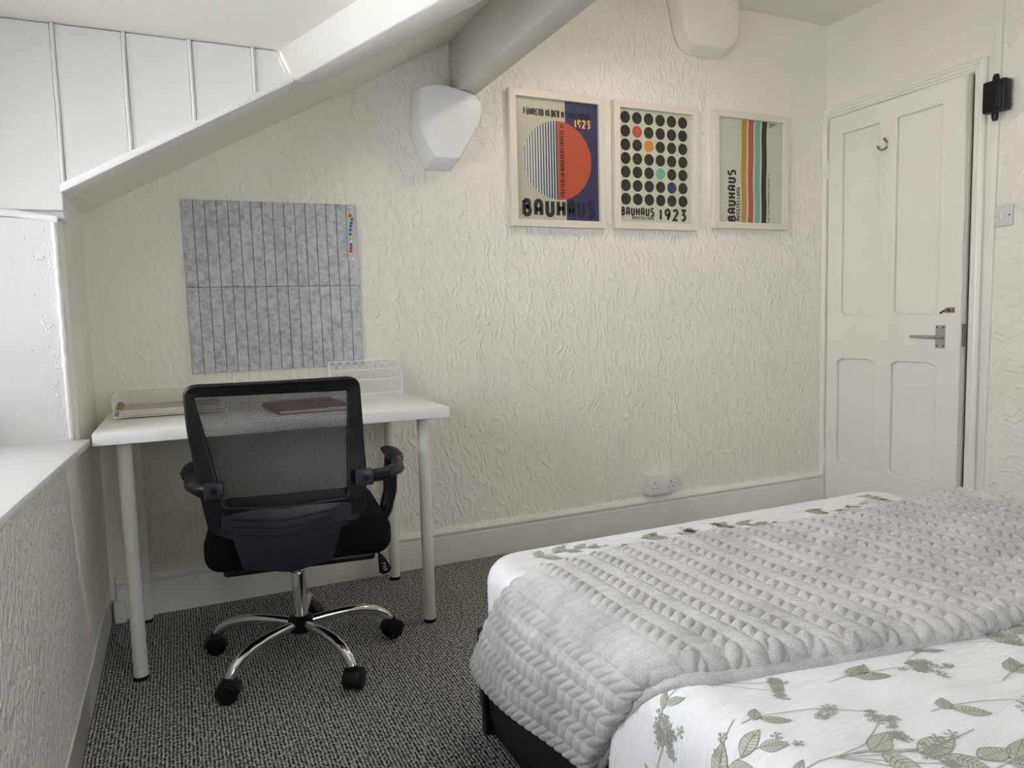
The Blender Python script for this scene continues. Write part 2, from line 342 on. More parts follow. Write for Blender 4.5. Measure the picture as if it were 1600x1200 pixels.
# rough paint bead down the corner of the reveal
pts = []; rr = []
for i in range(60):
    z = 0.722 + i * (1.30 - 0.722) / 59
    pts.append((0.203 + 0.002 * noise.noise((z * 40, 3, 0)), -0.5705 + 0.003 * noise.noise((z * 55, 0, 7)), z)); rr.append(0.0055 + 0.004 * abs(noise.noise((z * 90, 1, 1))))
b = B(); b.tube(pts, rr, 8, up=(0, 1, 0)); b.build('paint_ridge', m_reveal, wd, smooth=True)
b = B(); 
for k in range(70):
    z = random.uniform(.73, 1.29); x = 0.19 - abs(random.gauss(0, .022)); s_ = random.uniform(.0015, .0045)
    b.lathe([(s_, -.001), (s_ * .8, .0008), (s_ * .3, .0018)], (x, -0.5715, z), 6, 'y')
for i in range(len(b.v)): pass
o = b.build('paint_lump', m_reveal, wd, smooth=True, kind='stuff')
o.scale = (1, -1, 1); o.location = (0, -1.143, 0)
b = B(); b.prism([(-0.35, 0.70), (0.215, 0.70), (0.215, 1.39), (1.37, 2.02), (1.37, 1.86), (-0.35, 1.86)][0:3] + [(0.225, 1.40), (1.0, 1.86), (-0.35, 1.86)], XZ, -2.85, -2.75)
structure(b.build('wall_dormer_near', m_paint))
# front (window) side of the dormer
b = B(); b.box((-0.40, -2.85, 0.5), (-0.30, -0.47, 0.80)); b.box((-0.40, -2.85, 1.62), (-0.30, -0.47, 1.90)); b.box((-0.40, -0.72, .8), (-0.30, -0.47, 1.72)); b.box((-0.40, -2.85, .8), (-.30, -2.62, 1.72))
b.box((-0.40, -2.85, 0.0), (0.10, -0.47, 0.68))
structure(b.build('wall_window', m_paint))
def window(name, fn, w, h, lights):
    wd_ = thing(name, '', 'window'); del wd_['label']; del wd_['category']; structure(wd_)
    f = B(); t = .05
    for a, c in (((0, 0), (w, t)), ((0, h - t), (w, h)), ((0, t), (t, h - t)), ((w - t, t), (w, h - t))): f.prism([(a[0], a[1]), (c[0], a[1]), (c[0], c[1]), (a[0], c[1])], fn, -.03, .03)
    f.build('window_frame', m_gloss, wd_, bevel=.006)
    for i in range(1, lights):
        x = w * i / lights; b = B(); b.prism([(x - .025, t), (x + .025, t), (x + .025, h - t), (x - .025, h - t)], fn, -.028, .028); b.build('mullion', m_gloss, wd_, bevel=.005)
    for i in range(lights):
        x0 = w * i / lights + .03; x1 = w * (i + 1) / lights - .03
        b = B(); b.prism([(x0, t), (x1, t), (x1, h - t), (x0, h - t)], fn, -.003, .003); b.build('pane', m_glass, wd_)
    return wd_
w1 = window('window_1', lambda a, c, d: (-0.33 + d, -2.62 + a, .80 + c), 1.90, .82, 3)
w2 = window('window_2', lambda a, c, d: (1.3 + a, -4.44 + d, 1.05 + c), .9, .9, 2)
b = B()
b.add([(-0.30, -0.572, .727), (0.246, -0.560, .716), (0.223, -1.55, .740), (0.223, -2.75, .740), (-0.30, -2.75, .745), (-0.30, -1.55, .745),
       (-0.30, -0.572, .69), (0.246, -0.560, .698), (0.223, -1.55, .722), (0.223, -2.75, .722), (-0.30, -2.75, .70), (-0.30, -1.55, .70)],
      [(0, 1, 2, 5), (5, 2, 3, 4), (6, 11, 8, 7), (11, 10, 9, 8), (0, 6, 7, 1), (1, 7, 8, 2), (2, 8, 9, 3), (3, 9, 10, 4), (4, 10, 11, 5), (5, 11, 6, 0)])
b.build('window_sill', m_reveal, w1, bevel=.003)

# skirting boards
def skirting(name, p0, p1, inward, h, t=.02, parent=None):
    prof = [(0, 0), (t, 0), (t, h - .038), (t - .004, h - .034), (t - .004, h - .030), (t + .003, h - .024), (t + .005, h - .017), (t + .001, h - .010), (t - .006, h - .006), (t - .010, h), (0, h)]
    p0 = Vector(p0); p1 = Vector(p1); iv = Vector(inward); k = len(prof); bb = B(); n_ = 12
    vs = []
    for i in range(n_ + 1):
        q = p0.lerp(p1, i / n_)
        vs += [q + iv * a + Vector((0, 0, z + (0.0015 * noise.noise((i * .9, 5, 5)) if z > 0 else 0))) for a, z in prof]
    fs = [(i * k + j, i * k + (j + 1) % k, (i + 1) * k + (j + 1) % k, (i + 1) * k + j) for i in range(n_) for j in range(k)] + [tuple(range(k))[::-1], tuple(range(n_ * k, n_ * k + k))]
    bb.add(vs, fs); o = bb.build(name, m_gloss, parent, smooth=True, auto=25); return o
structure(skirting('baseboard_back', (0.235, 0, 0), (3.585, 0, 0), (0, -1, 0), .150))
structure(skirting('baseboard_left', (0.195, -4.4, 0), (0.195, -0.02, 0), (1, 0, 0), .138))
structure(skirting('baseboard_right', (3.6, -4.4, 0), (3.6, -0.885, 0), (-1, 0, 0), .138))
b = B(); b.box((0.225, -0.052, 0.0), (0.262, -0.015, 0.075)); structure(b.build('trim_3', m_gloss, bevel=.003))

# ------------------------------------------------------------------ beams and plaster corbels
b = B()   # lower purlin, runs across the head of the dormer
d = Vector((0.1355 / 0.403 * .98, -1.0, 0))
A0 = Vector((0.800, -0.57, 1.812)); A1 = Vector((0.837, -0.57, 1.724)); A2 = Vector((0.925, -0.57, 1.728)); A3 = Vector((0.93, -0.57, 1.86))
ln = 2.18
sec = [A0, A1, A2, A3]
b.add(sec + [p + Vector((0.3274 * ln, -ln, 0)) for p in (A0, A1, A2)] + [A3 + Vector((0.3274 * ln, -ln, 0.1))], [(0, 1, 2, 3), (7, 6, 5, 4), (0, 4, 5, 1), (1, 5, 6, 2), (2, 6, 7, 3), (3, 7, 4, 0)])
m_beam = mat('dimmed_beam_paint', (.69, .67, .625), .5, spec=.3); mottle(m_beam, (.69, .67, .625), .05, 3.0)  # paint toned darker to offset the strong window light on the beam face
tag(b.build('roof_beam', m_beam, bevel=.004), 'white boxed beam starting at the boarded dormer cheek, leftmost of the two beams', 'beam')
b = B()
b.add([(1.536, 0, 2.14), (1.533, 0, 1.903), (1.622, 0, 1.903), (1.63, 0, 2.20), (1.565, -4.4, 2.16), (1.531, -4.4, 1.903), (1.60, -4.4, 1.903), (1.63, -4.4, 2.20)],
      [(0, 1, 2, 3), (7, 6, 5, 4), (0, 4, 5, 1), (1, 5, 6, 2), (2, 6, 7, 3), (3, 7, 4, 0)])
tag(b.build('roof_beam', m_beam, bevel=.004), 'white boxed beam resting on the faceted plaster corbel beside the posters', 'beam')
# corbel: faceted plaster shield
front = [(1.376, 1.893), (1.400, 1.905), (1.436, 1.912), (1.485, 1.912), (1.526, 1.905), (1.570, 1.896), (1.603, 1.886), (1.622, 1.860), (1.624, 1.825), (1.610, 1.780), (1.570, 1.712), (1.530, 1.645), (1.520, 1.640), (1.432, 1.640), (1.420, 1.648), (1.372, 1.735), (1.368, 1.76)]
cx, cz = 1.50, 1.79
back = []
for x, z in front:
    back.append((x + (-0.008 if x < 1.46 else .006 if x > 1.56 else 0), z + (-.030 if z < 1.7 else .012 if z > 1.85 else 0)))
k = len(front); b = B()
b.add([(x, -0.112, z) for x, z in front] + [(cx + (x - cx) * 1.0 , 0.0, z) for x, z in back],
      [tuple(range(k)), tuple(range(k, 2 * k))[::-1]] + [(i, (i + 1) % k, k + (i + 1) % k, k + i) for i in range(k)])
tag(b.build('plaster_corbel', m_reveal, bevel=.006, seg=2), 'faceted white plaster corbel under the beam, left of the posters', 'corbel')
b = B()
fr2 = [(2.60, 2.457), (2.640, 2.30), (2.672, 2.243), (2.70, 2.228), (2.80, 2.228), (2.88, 2.232), (2.935, 2.262), (2.951, 2.30), (2.953, 2.457)]
bk2 = [(2.585, 2.457), (2.625, 2.30), (2.655, 2.235), (2.71, 2.205), (2.80, 2.200), (2.90, 2.205), (2.955, 2.245), (2.965, 2.30), (2.965, 2.457)]
k = len(fr2)
b.add([(x, -0.082, z) for x, z in fr2] + [(x, 0, z) for x, z in bk2], [tuple(range(k)), tuple(range(k, 2 * k))[::-1]] + [(i, (i + 1) % k, k + (i + 1) % k, k + i) for i in range(k)])
tag(b.build('plaster_corbel', m_paint, bevel=.012, seg=3), 'rounded plaster corbel at the ceiling above the gap between the second and third posters', 'corbel')
b = B(); b.prism([(2.832, 1.975), (2.835, 1.975), (2.835, 2.21), (2.832, 2.21)], XZ, -.003, 0.001); structure(b.build('trim_4', m_paint))

# ------------------------------------------------------------------ door
b = B()
fnD = lambda a, z, d: (3.6 - d, a, z)
def mould(bb, pts, prof):
    """sweep architrave profile (offset outward, height off wall) along door edge path pts (y,z) with outward dirs"""
    k = len(prof); vs = []
    for (y, z, oy, oz) in pts: vs += [(3.6 - hgt, y + oy * off, z + oz * off) for off, hgt in prof]
    bb.add(vs, [(i * k + j, i * k + j + 1, (i + 1) * k + j + 1, (i + 1) * k + j) for i in range(len(pts) - 1) for j in range(k - 1)])
prof = [(0, -0.09), (0, .012), (.004, .016), (.012, .016), (.015, .022), (.024, .022), (.027, .028), (.034, .030), (.042, .027), (.050, .018), (.050, 0)]
mould(b, [(-.001, 1.990, 0, 1), (-0.787, 1.990, -1, 1), (-0.787, 0, -1, 0)], prof)
b.box((3.578, -0.026, 0), (3.70, 0, 2.0)); b.box((3.60, -0.80, 0), (3.70, -0.783, 1.995)); b.box((3.60, -0.80, 1.986), (3.70, 0, 1.997)); b.box((3.645, -0.04, 0), (3.66, -0.02, 1.99)); b.box((3.645, -0.79, 0), (3.66, -0.772, 1.99))
structure(b.build('trim_1', m_gloss, smooth=True, fix=False, auto=25))
hinge = (3.592, -0.030, 0.008)
dr = thing('door_1', '', 'door', hinge, math.radians(-2.2)); del dr['label']; del dr['category']; structure(dr)
# leaf in local coords: a = distance from hinge (towards -y), x local: -d
DF = lambda a, z, d: (-d, -a, z)
Wd, Hd = .742, 1.975
pan = [(.088, .975, .310, 1.885), (.402, .975, .632, 1.885), (.070, .205, .305, .755), (.395, .205, .632, .755)]
b = B(); b.prism([(0, 0), (Wd, 0), (Wd, Hd), (0, Hd)], DF, -.040, -.014); b.build('door_core', m_gloss, dr, bevel=.002)
def chamf(x0, z0, x1, z1, top, i):
    c = .018; s2 = .012
    if top:   # upper panels: square head, shouldered foot
        return [(x0, z1), (x0, z0 + .018), (x0 + .022, z0), (x1 - .022, z0), (x1, z0 + .018), (x1, z1)]
    return [(x0, z0 + c), (x0 + .03, z0), (x1 - .03, z0), (x1, z0 + c), (x1, z1 - c), (x1 - .035, z1), (x0 + .035, z1), (x0, z1 - c)]
outl = [rounded([(.0, 0), (Wd, 0), (Wd, Hd), (0, Hd)], .002)] + [rounded(chamf(*p, i < 2, i), .006)[::-1] for i, p in enumerate(pan)]
plate(outl, DF, -.006, .006, .004, 'stile_and_rail_frame', m_gloss, dr)
for i, p in enumerate(pan):
    x0, z0, x1, z1 = p
    plate([rounded(chamf(x0 + .004, z0 + .004, x1 - .004, z1 - .004, i < 2, i), .01)], DF, -.014, .003, .002, 'panel', m_gloss, dr)
# lever handle, bolt, hook, hinges, latch
hp = B(); hp.prism(rounded([(.628, .822), (.675, .822), (.675, .925), (.628, .925)], .003), DF, .002, .006); hpl = hp.build('handle_plate', m_steel, dr, bevel=.001, seg=1)
for a, z in ((.636, .833), (.667, .833), (.636, .914), (.667, .914)):
    b = B(); b.lathe([(.0035, -.0062), (.0035, -.0075), (.001, -.0075)], (0, -a, z), 10, 'x'); b.build('screw', m_dark, hpl)
b = B(); b.tube([(-.004, -.655, .872), (-.035, -.655, .872), (-.046, -.650, .872), (-.050, -.635, .8725), (-.050, -.59, .8735), (-.047, -.535, .874)], [.0105, .0105, .0105, .0095, .0085, .0075], 14, flat=.85); b.build('lever', m_steel, hpl, smooth=True)
bo = B(); bo.box((-.005, -.716, .979), (-.001, -.670, 1.002)); bo.box((-.013, -.712, .984), (-.004, -.700, .997)); bo.box((-.013, -.686, .984), (-.004, -.676, .997)); bolt = bo.build('slide_bolt', m_brass, dr, bevel=.001, seg=1)
b = B(); b.tube([(-.007, -.71, .991), (-.007, -.668, .989)], .0042, 8); b.tube([(-.007, -.668, .989), (-.013, -.652, .976)], .0038, 8); b.build('bolt_pin', m_dark, bolt, smooth=True)
b = B(); b.box((0.006, -Wd - .0015, .83), (.028, -Wd, .93)); b.box((.010, -Wd - .006, .868), (.024, -Wd, .882)); b.build('latch_plate', m_steel, dr)
hk = B(); hk.prism(rounded([(.345, 1.755), (.358, 1.755), (.358, 1.795), (.345, 1.795)], .006), DF, .001, .004)
hk.tube([(-.004, -.352, 1.762), (-.016, -.350, 1.752), (-.026, -.342, 1.748), (-.030, -.330, 1.757), (-.028, -.322, 1.768)], [.005, .0048, .0045, .0045, .006], 10)
hk.tube([(-.004, -.352, 1.785), (-.018, -.353, 1.793), (-.024, -.354, 1.800)], [.005, .0045, .007], 10); hk.build('coat_hook', m_brass, dr, smooth=True)
for z in (.22, 1.72):
    b = B(); b.lathe([(.006, z - .045), (.006, z + .045)], (-.004, .004, 0), 10); b.build('hinge', m_gloss, dr, smooth=True)

# cable trunking, junction box, switch
t = B(); t.add([(3.602, -.843, 0.02), (3.588, -.843, 0.02), (3.588, -.872, .02), (3.602, -.872, .02), (3.602, -.862, 2.457), (3.588, -.862, 2.457), (3.588, -.895, 2.457), (3.602, -.895, 2.457)],
               [(0, 3, 2, 1), (4, 5, 6, 7), (0, 1, 5, 4), (1, 2, 6, 5), (2, 3, 7, 6), (3, 0, 4, 7)])
tr_ = tag(t.build('cable_trunking', m_gloss, bevel=.002), 'white cable trunking running up the wall right of the door frame', 'trunking')
jb = thing('junction_box', 'small black box mounted on the cable trunking right of the door', 'box', (3.588, -.895, 1.858))
b = B(); b.box((-.048, -.045, -.062), (0, .045, .062)); b.build('body', m_black, jb, bevel=.006)
b = B(); b.box((-.054, -.034, -.050), (-.047, .034, .050)); b.build('lid', m_black, jb, bevel=.004)
for s in (1, -1):
    b = B(); b.tube([(-.014, .012, s * .058), (-.014, .012, s * .078), (-.014, .012, s * .092)], [.013, .013, .009], 12); b.build('cable_gland', m_black, jb, smooth=True)
sw = thing('light_switch', 'pale grey single light switch on the wall right of the trunking', 'switch', (3.6, -.914, 1.380))
b = B(); b.box((-.009, -.043, -.043), (.002, .043, .043)); b.build('plate', m_plate, sw, bevel=.003)
b = B(); b.box((-.013, -.006, -.012), (-.008, .006, .012)); b.build('rocker', m_socket, sw, bevel=.0015)
for s in (1, -1):
    b = B(); b.lathe([(.0035, -.0092), (.0035, -.0098), (.001, -.0098)], (0, s * .030, 0), 10, 'x'); b.build('screw', m_dark, sw)

# double socket on the skirting
so = thing('wall_socket', 'white double wall socket sitting on top of the skirting board', 'socket', (2.523, 0, .214))
b = B(); b.box((-.076, -.040, -.046), (.076, 0, .046)); b.build('back_box', m_socket, so, bevel=.003)
b = B(); b.box((-.077, -.048, -.047), (.077, -.040, .047)); fp = b.build('face_plate', m_socket, so, bevel=.0025)
for s in (-1, 1):
    b = B(); b.box((s * .013 - .009, -.052, .012), (s * .013 + .009, -.047, .034)); b.build('rocker', m_gloss, so, bevel=.0015)
    b = B(); cxs = s * .046
    b.box((cxs - .002, -.0484, .004), (cxs + .002, -.046, .014)); b.box((cxs - .0145, -.0484, -.016), (cxs - .0075, -.046, -.0125)); b.box((cxs + .0075, -.0484, -.016), (cxs + .0145, -.046, -.0125))
    b.lathe([(.002, -.0484), (.002, -.046)], (cxs + s * .021, 0, 0), 8, 'y')
    b.build('pin_holes', m_dark, so)

# ------------------------------------------------------------------ stroke lettering
def arc(cx, cy, rx, ry, a0, a1, n=8): return [(cx + rx * math.cos(math.radians(a0 + (a1 - a0) * i / n)), cy + ry * math.sin(math.radians(a0 + (a1 - a0) * i / n))) for i in range(n + 1)]
w = .5
G = {
 'A': [[(0, 0), (0, .72)] + arc(w / 2, .72, w / 2, .26, 180, 0) + [(w, 0)], [(0, .38), (w, .38)]],
 'B': [[(0, 0), (0, .98)], [(0, .98), (.25, .98)] + arc(.25, .76, .19, .22, 90, -90) + [(.1, .54)], [(.1, .54), (.25, .54)] + arc(.25, .27, .25, .27, 90, -90) + [(0, 0)]],
 'C': [arc(w / 2, .72, w / 2, .26, 30, 180) + arc(w / 2, .26, w / 2, .26, 180, 330)],
 'D': [[(0, 0), (0, .98), (.2, .98)] + arc(.2, .49, .3, .49, 90, -90) + [(0, 0)]],
 'E': [[(w, .98), (.22, .98)] + arc(.22, .76, .22, .22, 90, 180) + [(0, .22)] + arc(.22, .22, .22, .22, 180, 270) + [(w, 0)], [(0, .5), (.42, .5)]],
 'F': [[(w * .9, .98), (.22, .98)] + arc(.22, .76, .22, .22, 90, 180) + [(0, 0)], [(0, .5), (.38, .5)]],
 'G': [arc(w / 2, .72, w / 2, .26, 30, 180) + arc(w / 2, .26, w / 2, .26, 180, 360) + [(w, .45), (w * .55, .45)]],
 'H': [[(0, 0), (0, .98)], [(w, 0), (w, .98)], [(0, .5), (w, .5)]],
 'I': [[(0, 0), (0, .98)]],
 'L': [[(0, .98), (0, .22)] + arc(.2, .2, .2, .2, 180, 270) + [(w * .8, 0)]],
 'M': [[(0, 0), (0, .76)] + arc(.2, .76, .2, .22, 180, 0) + [(.4, 0)], [(.4, .76)] + arc(.6, .76, .2, .22, 180, 0) + [(.8, 0)]],
 'N': [[(0, 0), (0, .72)] + arc(w / 2, .72, w / 2, .26, 180, 0) + [(w, 0)]],
 'O': [arc(w / 2, .49, w / 2, .49, 0, 360, 16)],
 'R': [[(0, 0), (0, .98), (.2, .98)] + arc(.22, .72, .24, .26, 90, -90) + [(0, .46)], [(.2, .46), (w, 0)]],
 'S': [[(w, .98), (.2, .98)] + arc(.2, .75, .2, .23, 90, 250, 6) + arc(.28, .25, .22, .27, 70, -90, 6) + [(0, -.02)]],
 'T': [[(-.02, .98), (w, .98)], [(w / 2, .98), (w / 2, 0)]],
 'U': [[(0, .98), (0, .26)] + arc(w / 2, .26, w / 2, .26, 180, 360) + [(w, .98)]],
 'W': [[(0, .98), (0, .22)] + arc(.2, .22, .2, .22, 180, 360) + [(.4, .98)], [(.4, .22)] + arc(.6, .22, .2, .22, 180, 360) + [(.8, .98)]],
 '1': [[(.1, 0), (.1, .98)]],
 '2': [arc(w / 2, .72, w / 2, .26, 160, -20, 8) + [(0, 0), (w, 0)]],
 '3': [[(0, .98), (w * .9, .98), (.22, .58)] + arc(.22, .28, .26, .28, 80, -120, 8)],
 '9': [arc(w / 2, .70, w / 2, .28, 0, 360, 14), [(w, .70), (w * .9, .40), (.25, 0)]],
}
WID = {'I': .0, 'L': .42, 'M': .8, 'W': .8, '1': .2, 'F': .45}
def ribbons(bb, lines, fn, hw, d):
    for ln_ in lines:
        pts = [Vector(p) for p in ln_]
        if len(pts) < 2: continue
        closed = (pts[0] - pts[-1]).length < 1e-4 and len(pts) > 3
        vs = []; k = len(pts)
        for i in range(k):
            a = pts[i - 1] if i > 0 else (pts[-2] if closed else None); c = pts[i + 1] if i < k - 1 else (pts[1] if closed else None)
            t1 = (pts[i] - a).normalized() if a is not None and (pts[i] - a).length > 1e-9 else None; t2 = (c - pts[i]).normalized() if c is not None and (c - pts[i]).length > 1e-9 else None
            if t1 is None: t1 = t2
            if t2 is None: t2 = t1
            if t1 is None: t1 = t2 = Vector((1, 0))
            t = t1 + t2
            t = t.normalized() if t.length > 1e-6 else t1
            n_ = Vector((-t.y, t.x)); cs = max(.55, abs(n_.dot(Vector((-t1.y, t1.x)))))
            h_ = hw(i / (k - 1)) if callable(hw) else hw
            for s in (1, -1): q = pts[i] + n_ * (s * h_ / cs); vs.append(fn(q.x, q.y, d))
        bb.add(vs, [(2 * i, 2 * i + 1, 2 * i + 3, 2 * i + 2) for i in range(k - 1)])
def text(bb, s, fn, x, y, height, width, weight, d, vertical=False):
    """lay word s so it fills width; fn maps poster coordinates"""
    adv = 0; pos = []
    gap = .24 + weight * .9
    for ch in s:
        if ch == ' ': adv += .45; continue
        base = 'U' if ch == 'Ü' else ch
        pos.append((ch, base, adv)); adv += WID.get(base, w) + gap
    tot = adv - gap; kx = width / tot
    for ch, base, a in pos:
        def P_(p): 
            px, py = (a + p[0]) * kx, p[1] * height
            return (x - py, y + px) if vertical else (x + px, y + py)
        ribbons(bb, [[P_(p) for p in l] for l in G[base]], fn, weight * height * .5, d)
        if ch == 'Ü': ribbons(bb, [[P_((.1, 1.12)), P_((.1, 1.24))], [P_((.4, 1.12)), P_((.4, 1.24))]], fn, weight * height * .4, d)

# ------------------------------------------------------------------ framed posters
def framed(label, x0, z0, x1, z1, draw, paper):
    t = thing('framed_poster', label, 'poster', ((x0 + x1) / 2, 0, (z0 + z1) / 2), 0, 'framed posters in a row on the back wall')
    hw_, hh = (x1 - x0) / 2, (z1 - z0) / 2; bd = .030
    fn = lambda a, c, d: (a, -d, c)
    plate([[(-hw_, -hh), (hw_, -hh), (hw_, hh), (-hw_, hh)], [(-hw_ + bd, -hh + bd), (-hw_ + bd, hh - bd), (hw_ - bd, hh - bd), (hw_ - bd, -hh + bd)]], fn, .0165, .0135, .0012, 'frame', m_frame, t)
    iw, ih = hw_ - bd, hh - bd
    b = B(); b.prism([(-iw - .002, -ih - .002), (iw + .002, -ih - .002), (iw + .002, ih + .002), (-iw - .002, ih + .002)], fn, .004, .015); pp = b.build('poster_sheet', paper, t)
    F = lambda a, c, d: (-iw + a * 2 * iw, -(.0153 + d), -ih + c * 2 * ih)      # 0..1 across, 0..1 up
    FM = lambda a, c, d: (-iw + a, -(.0153 + d), -ih + c)                         # metres from lower left
    draw(F, FM, 2 * iw, 2 * ih, pp)
def poly(bb, pts, fn, d): bb.add([fn(a, c, d) for a, c in pts], [tuple(range(len(pts)))])
def disc(cx, cy, r, n=40, a0=0, a1=360): return [(cx + r * math.cos(math.radians(a0 + (a1 - a0) * i / n)), cy + r * math.sin(math.radians(a0 + (a1 - a0) * i / n))) for i in range(n if a1 - a0 == 360 else n + 1)]
def poster1(F, FM, Wp, Hp, pp):
    b = B(); poly(b, [(.595, 0), (1, 0), (1, 1), (.595, 1)], F, .0002); b.build('navy_field', i_navy, pp, fix=False)
    cx, cy, R = .498 * Wp, .503 * Hp, .166
    b = B(); poly(b, disc(cx, cy, R, 40, 90, 270), FM, .0003); b.build('white_half_disc', i_white, pp, fix=False)
    b = B(); poly(b, disc(cx, cy, R, 40, -90, 90), FM, .0004); b.build('orange_half_disc', i_orange, pp, fix=False)
    b = B()
    for i in range(13):
        xx = cx - R * (i + .35) / 13.0; hwid = R / 13 * (.08 + .21 * (1 - i / 13)) ; half = math.sqrt(max(0, R * R - (cx - xx) ** 2))
        poly(b, [(xx - hwid, cy - half * .995), (xx + hwid, cy - half * .995), (xx + hwid, cy + half * .995), (xx - hwid, cy + half * .995)], FM, .0006)
    # bring the bare paper back between the outermost stripes
    b.build('stripes', i_stripe, pp, fix=False)
    b = B(); text(b, 'FÜHREND IN DER H', FM, .105 * Wp, .865 * Hp, .025, .47 * Wp, .26, .0007)
    text(b, 'FÜTTERLIN BADENERSTRASSE 11', FM, .573 * Wp, .205 * Hp, .0165, .60 * Hp, .26, .0008, True)
    text(b, 'BAUH', FM, .085 * Wp, .042 * Hp, .060, .475 * Wp, .30, .0007); b.build('lettering', i_black, pp, fix=False, kind='stuff')
    b = B(); text(b, 'AUS', FM, .625 * Wp, .042 * Hp, .060, .305 * Wp, .30, .0007); text(b, 'ERRENMODE', FM, .61 * Wp, .865 * Hp, .023, .30 * Wp, .24, .0007); b.build('lettering', i_dim, pp, fix=False, kind='stuff')
    b = B(); text(b, '1923', FM, .715 * Wp, .795 * Hp, .030, .185 * Wp, .26, .0007); b.build('lettering', i_gold, pp, fix=False, kind='stuff')
def poster2(F, FM, Wp, Hp, pp):
    cols = {(1, 1): i_red, (2, 2): i_amber, (4, 3): i_teal, (5, 4): i_navy}
    for r in range(7):
        for c in range(6):
            b = B(); poly(b, disc((.088 + .158 * c) * Wp, (.925 - .1195 * r) * Hp, .0262, 28), FM, .0004); b.build('dot', cols.get((r, c), i_black), pp, fix=False)
    b = B(); text(b, 'BAUHAUS', FM, .03 * Wp, .066 * Hp, .032, .43 * Wp, .27, .0006); text(b, 'AUSSTELLUNG', FM, .17 * Wp, .030 * Hp, .0125, .29 * Wp, .25, .0006)
    text(b, '1923', FM, .55 * Wp, .035 * Hp, .046, .36 * Wp, .28, .0006); b.build('lettering', i_black, pp, fix=False, kind='stuff')
def poster3(F, FM, Wp, Hp, pp):
    for i, (m_, x_) in enumerate(((i_mustard, .348), (i_red, .452), (i_teal, .556), (i_black, .660))):
        L_ = []; R_ = []
        for j in range(25):
            t = j / 24; wob = .012 * math.sin(t * 5 + .4) + .035 * t * t + .006 * math.sin(t * 11 + i * .3)
            L_.append((x_ + wob, t)); R_.append((x_ + .078 + wob, t))
        b = B(); b.add([F(a, c, .0004) for a, c in L_ + R_], [(j, 25 + j, 26 + j, j + 1) for j in range(24)]); b.build('stripe', m_, pp, fix=False)
        b = B(); b.add([F(a, c, .0005) for a, c in [(q[0] - .012, q[1]) for q in L_] + L_], [(j, 25 + j, 26 + j, j + 1) for j in range(24)]); b.build('stripe_edge', i_white, pp, fix=False)
    b = B(); text(b, 'BAUHAUS', FM, .265 * Wp, .02 * Hp, .042, .48 * Hp, .27, .0006, True); text(b, 'AUSSTELLUNG', FM, .335 * Wp, .02 * Hp, .0195, .32 * Hp, .24, .0006, True)
    text(b, 'FÜTTERLIN BADENERSTRASSE 11', FM, .800 * Wp, .018 * Hp, .010, .475 * Hp, .2, .0006, True)
    text(b, 'BAUHAUS', FM, .79 * Wp, .972 * Hp, .008, .10 * Wp, .25, .0006); text(b, '1923', FM, .79 * Wp, .947 * Hp, .008, .05 * Wp, .25, .0006); b.build('lettering', i_black, pp, fix=False, kind='stuff')
framed('white framed poster with a striped and orange circle on a navy band', 1.783, 1.399, 2.243, 1.962, poster1, i_paper1)
framed('white framed poster with a grid of black dots, the middle of the three', 2.292, 1.402, 2.752, 1.962, poster2, i_paper2)
framed('white framed poster with four wavy coloured stripes, nearest the door', 2.847, 1.419, 3.316, 1.971, poster3, i_paper3)

# ------------------------------------------------------------------ felt pin board and pins
pb = thing('felt_pinboard', 'square grey felt pin board of grooved strips above the desk', 'pin board', (.828, 0, 1.155), math.radians(0))
pb.rotation_euler = (0, math.radians(-.35), 0)
fn = lambda a, c, d: (a, -d, c)
b = B(); b.prism([(-.306, -.306), (.306, -.306), (.306, .303), (-.306, .303)], fn, .001, .006); b.build('backing', m_feltback, pb)
for rrow in range(2):
    for c in range(16):
        x0 = -.3075 + c * .0384; z0 = -.3075 + rrow * .3068
        b = B(); b.prism([(x0 + .0010, z0 + .001), (x0 + .0374, z0 + .001), (x0 + .0374, z0 + .3055), (x0 + .0010, z0 + .3055)], fn, .005, .0115 + random.uniform(-.0003, .0003)); b.build('felt_strip', m_felt, pb, bevel=.0012, seg=1)
cl = thing('pin_strip', 'small clear plastic strip of spare pins at the top right of the felt board', 'strip', (1.109, -.0122, 1.343))
m_clear = mat('clear_strip', (.50, .51, .52), .25); b = B(); b.box((-.014, -.0010, -.095), (.018, 0, .098)); b.build('card', m_clear, cl)
pins = [((.75, .60, .25), 'cream'), ((.55, .10, .06), 'dark red'), ((.03, .16, .10), 'dark green'), ((.02, .15, .12), 'green'), ((.03, .13, .40), 'blue'), ((.03, .14, .42), 'blue'), ((.03, .15, .45), 'blue'), ((.62, .60, .08), 'yellow'), ((.80, .80, .80), 'white'), ((.04, .12, .35), 'blue'), ((.60, .02, .05), 'red'), ((.62, .03, .08), 'crimson'), ((.72, .62, .20), 'mustard'), ((.88, .88, .88), 'white')]
ppos = [(1.111, 1.431), (1.108, 1.419), (1.114, 1.406), (1.111, 1.392), (1.109, 1.380), (1.107, 1.366), (1.105, 1.350), (1.106, 1.335), (1.107, 1.322), (1.107, 1.310), (1.106, 1.297), (1.105, 1.286), (1.103, 1.271), (1.109, 1.256)]
plab = ['cream push pin at the very top of the pin strip', 'dark red push pin second from the top of the strip', 'upper of the two dark green push pins on the strip', 'lower of the two dark green push pins on the strip', 'blue push pin just below the green pins', 'middle blue push pin of the three below the green pins', 'blue push pin directly above the yellow pin', 'yellow push pin halfway down the pin strip', 'white push pin directly below the yellow pin', 'blue push pin directly above the two red pins', 'upper of the two bright red push pins low on the strip', 'crimson push pin directly above the mustard pin', 'mustard push pin second from the bottom of the strip', 'white push pin at the very bottom of the strip']
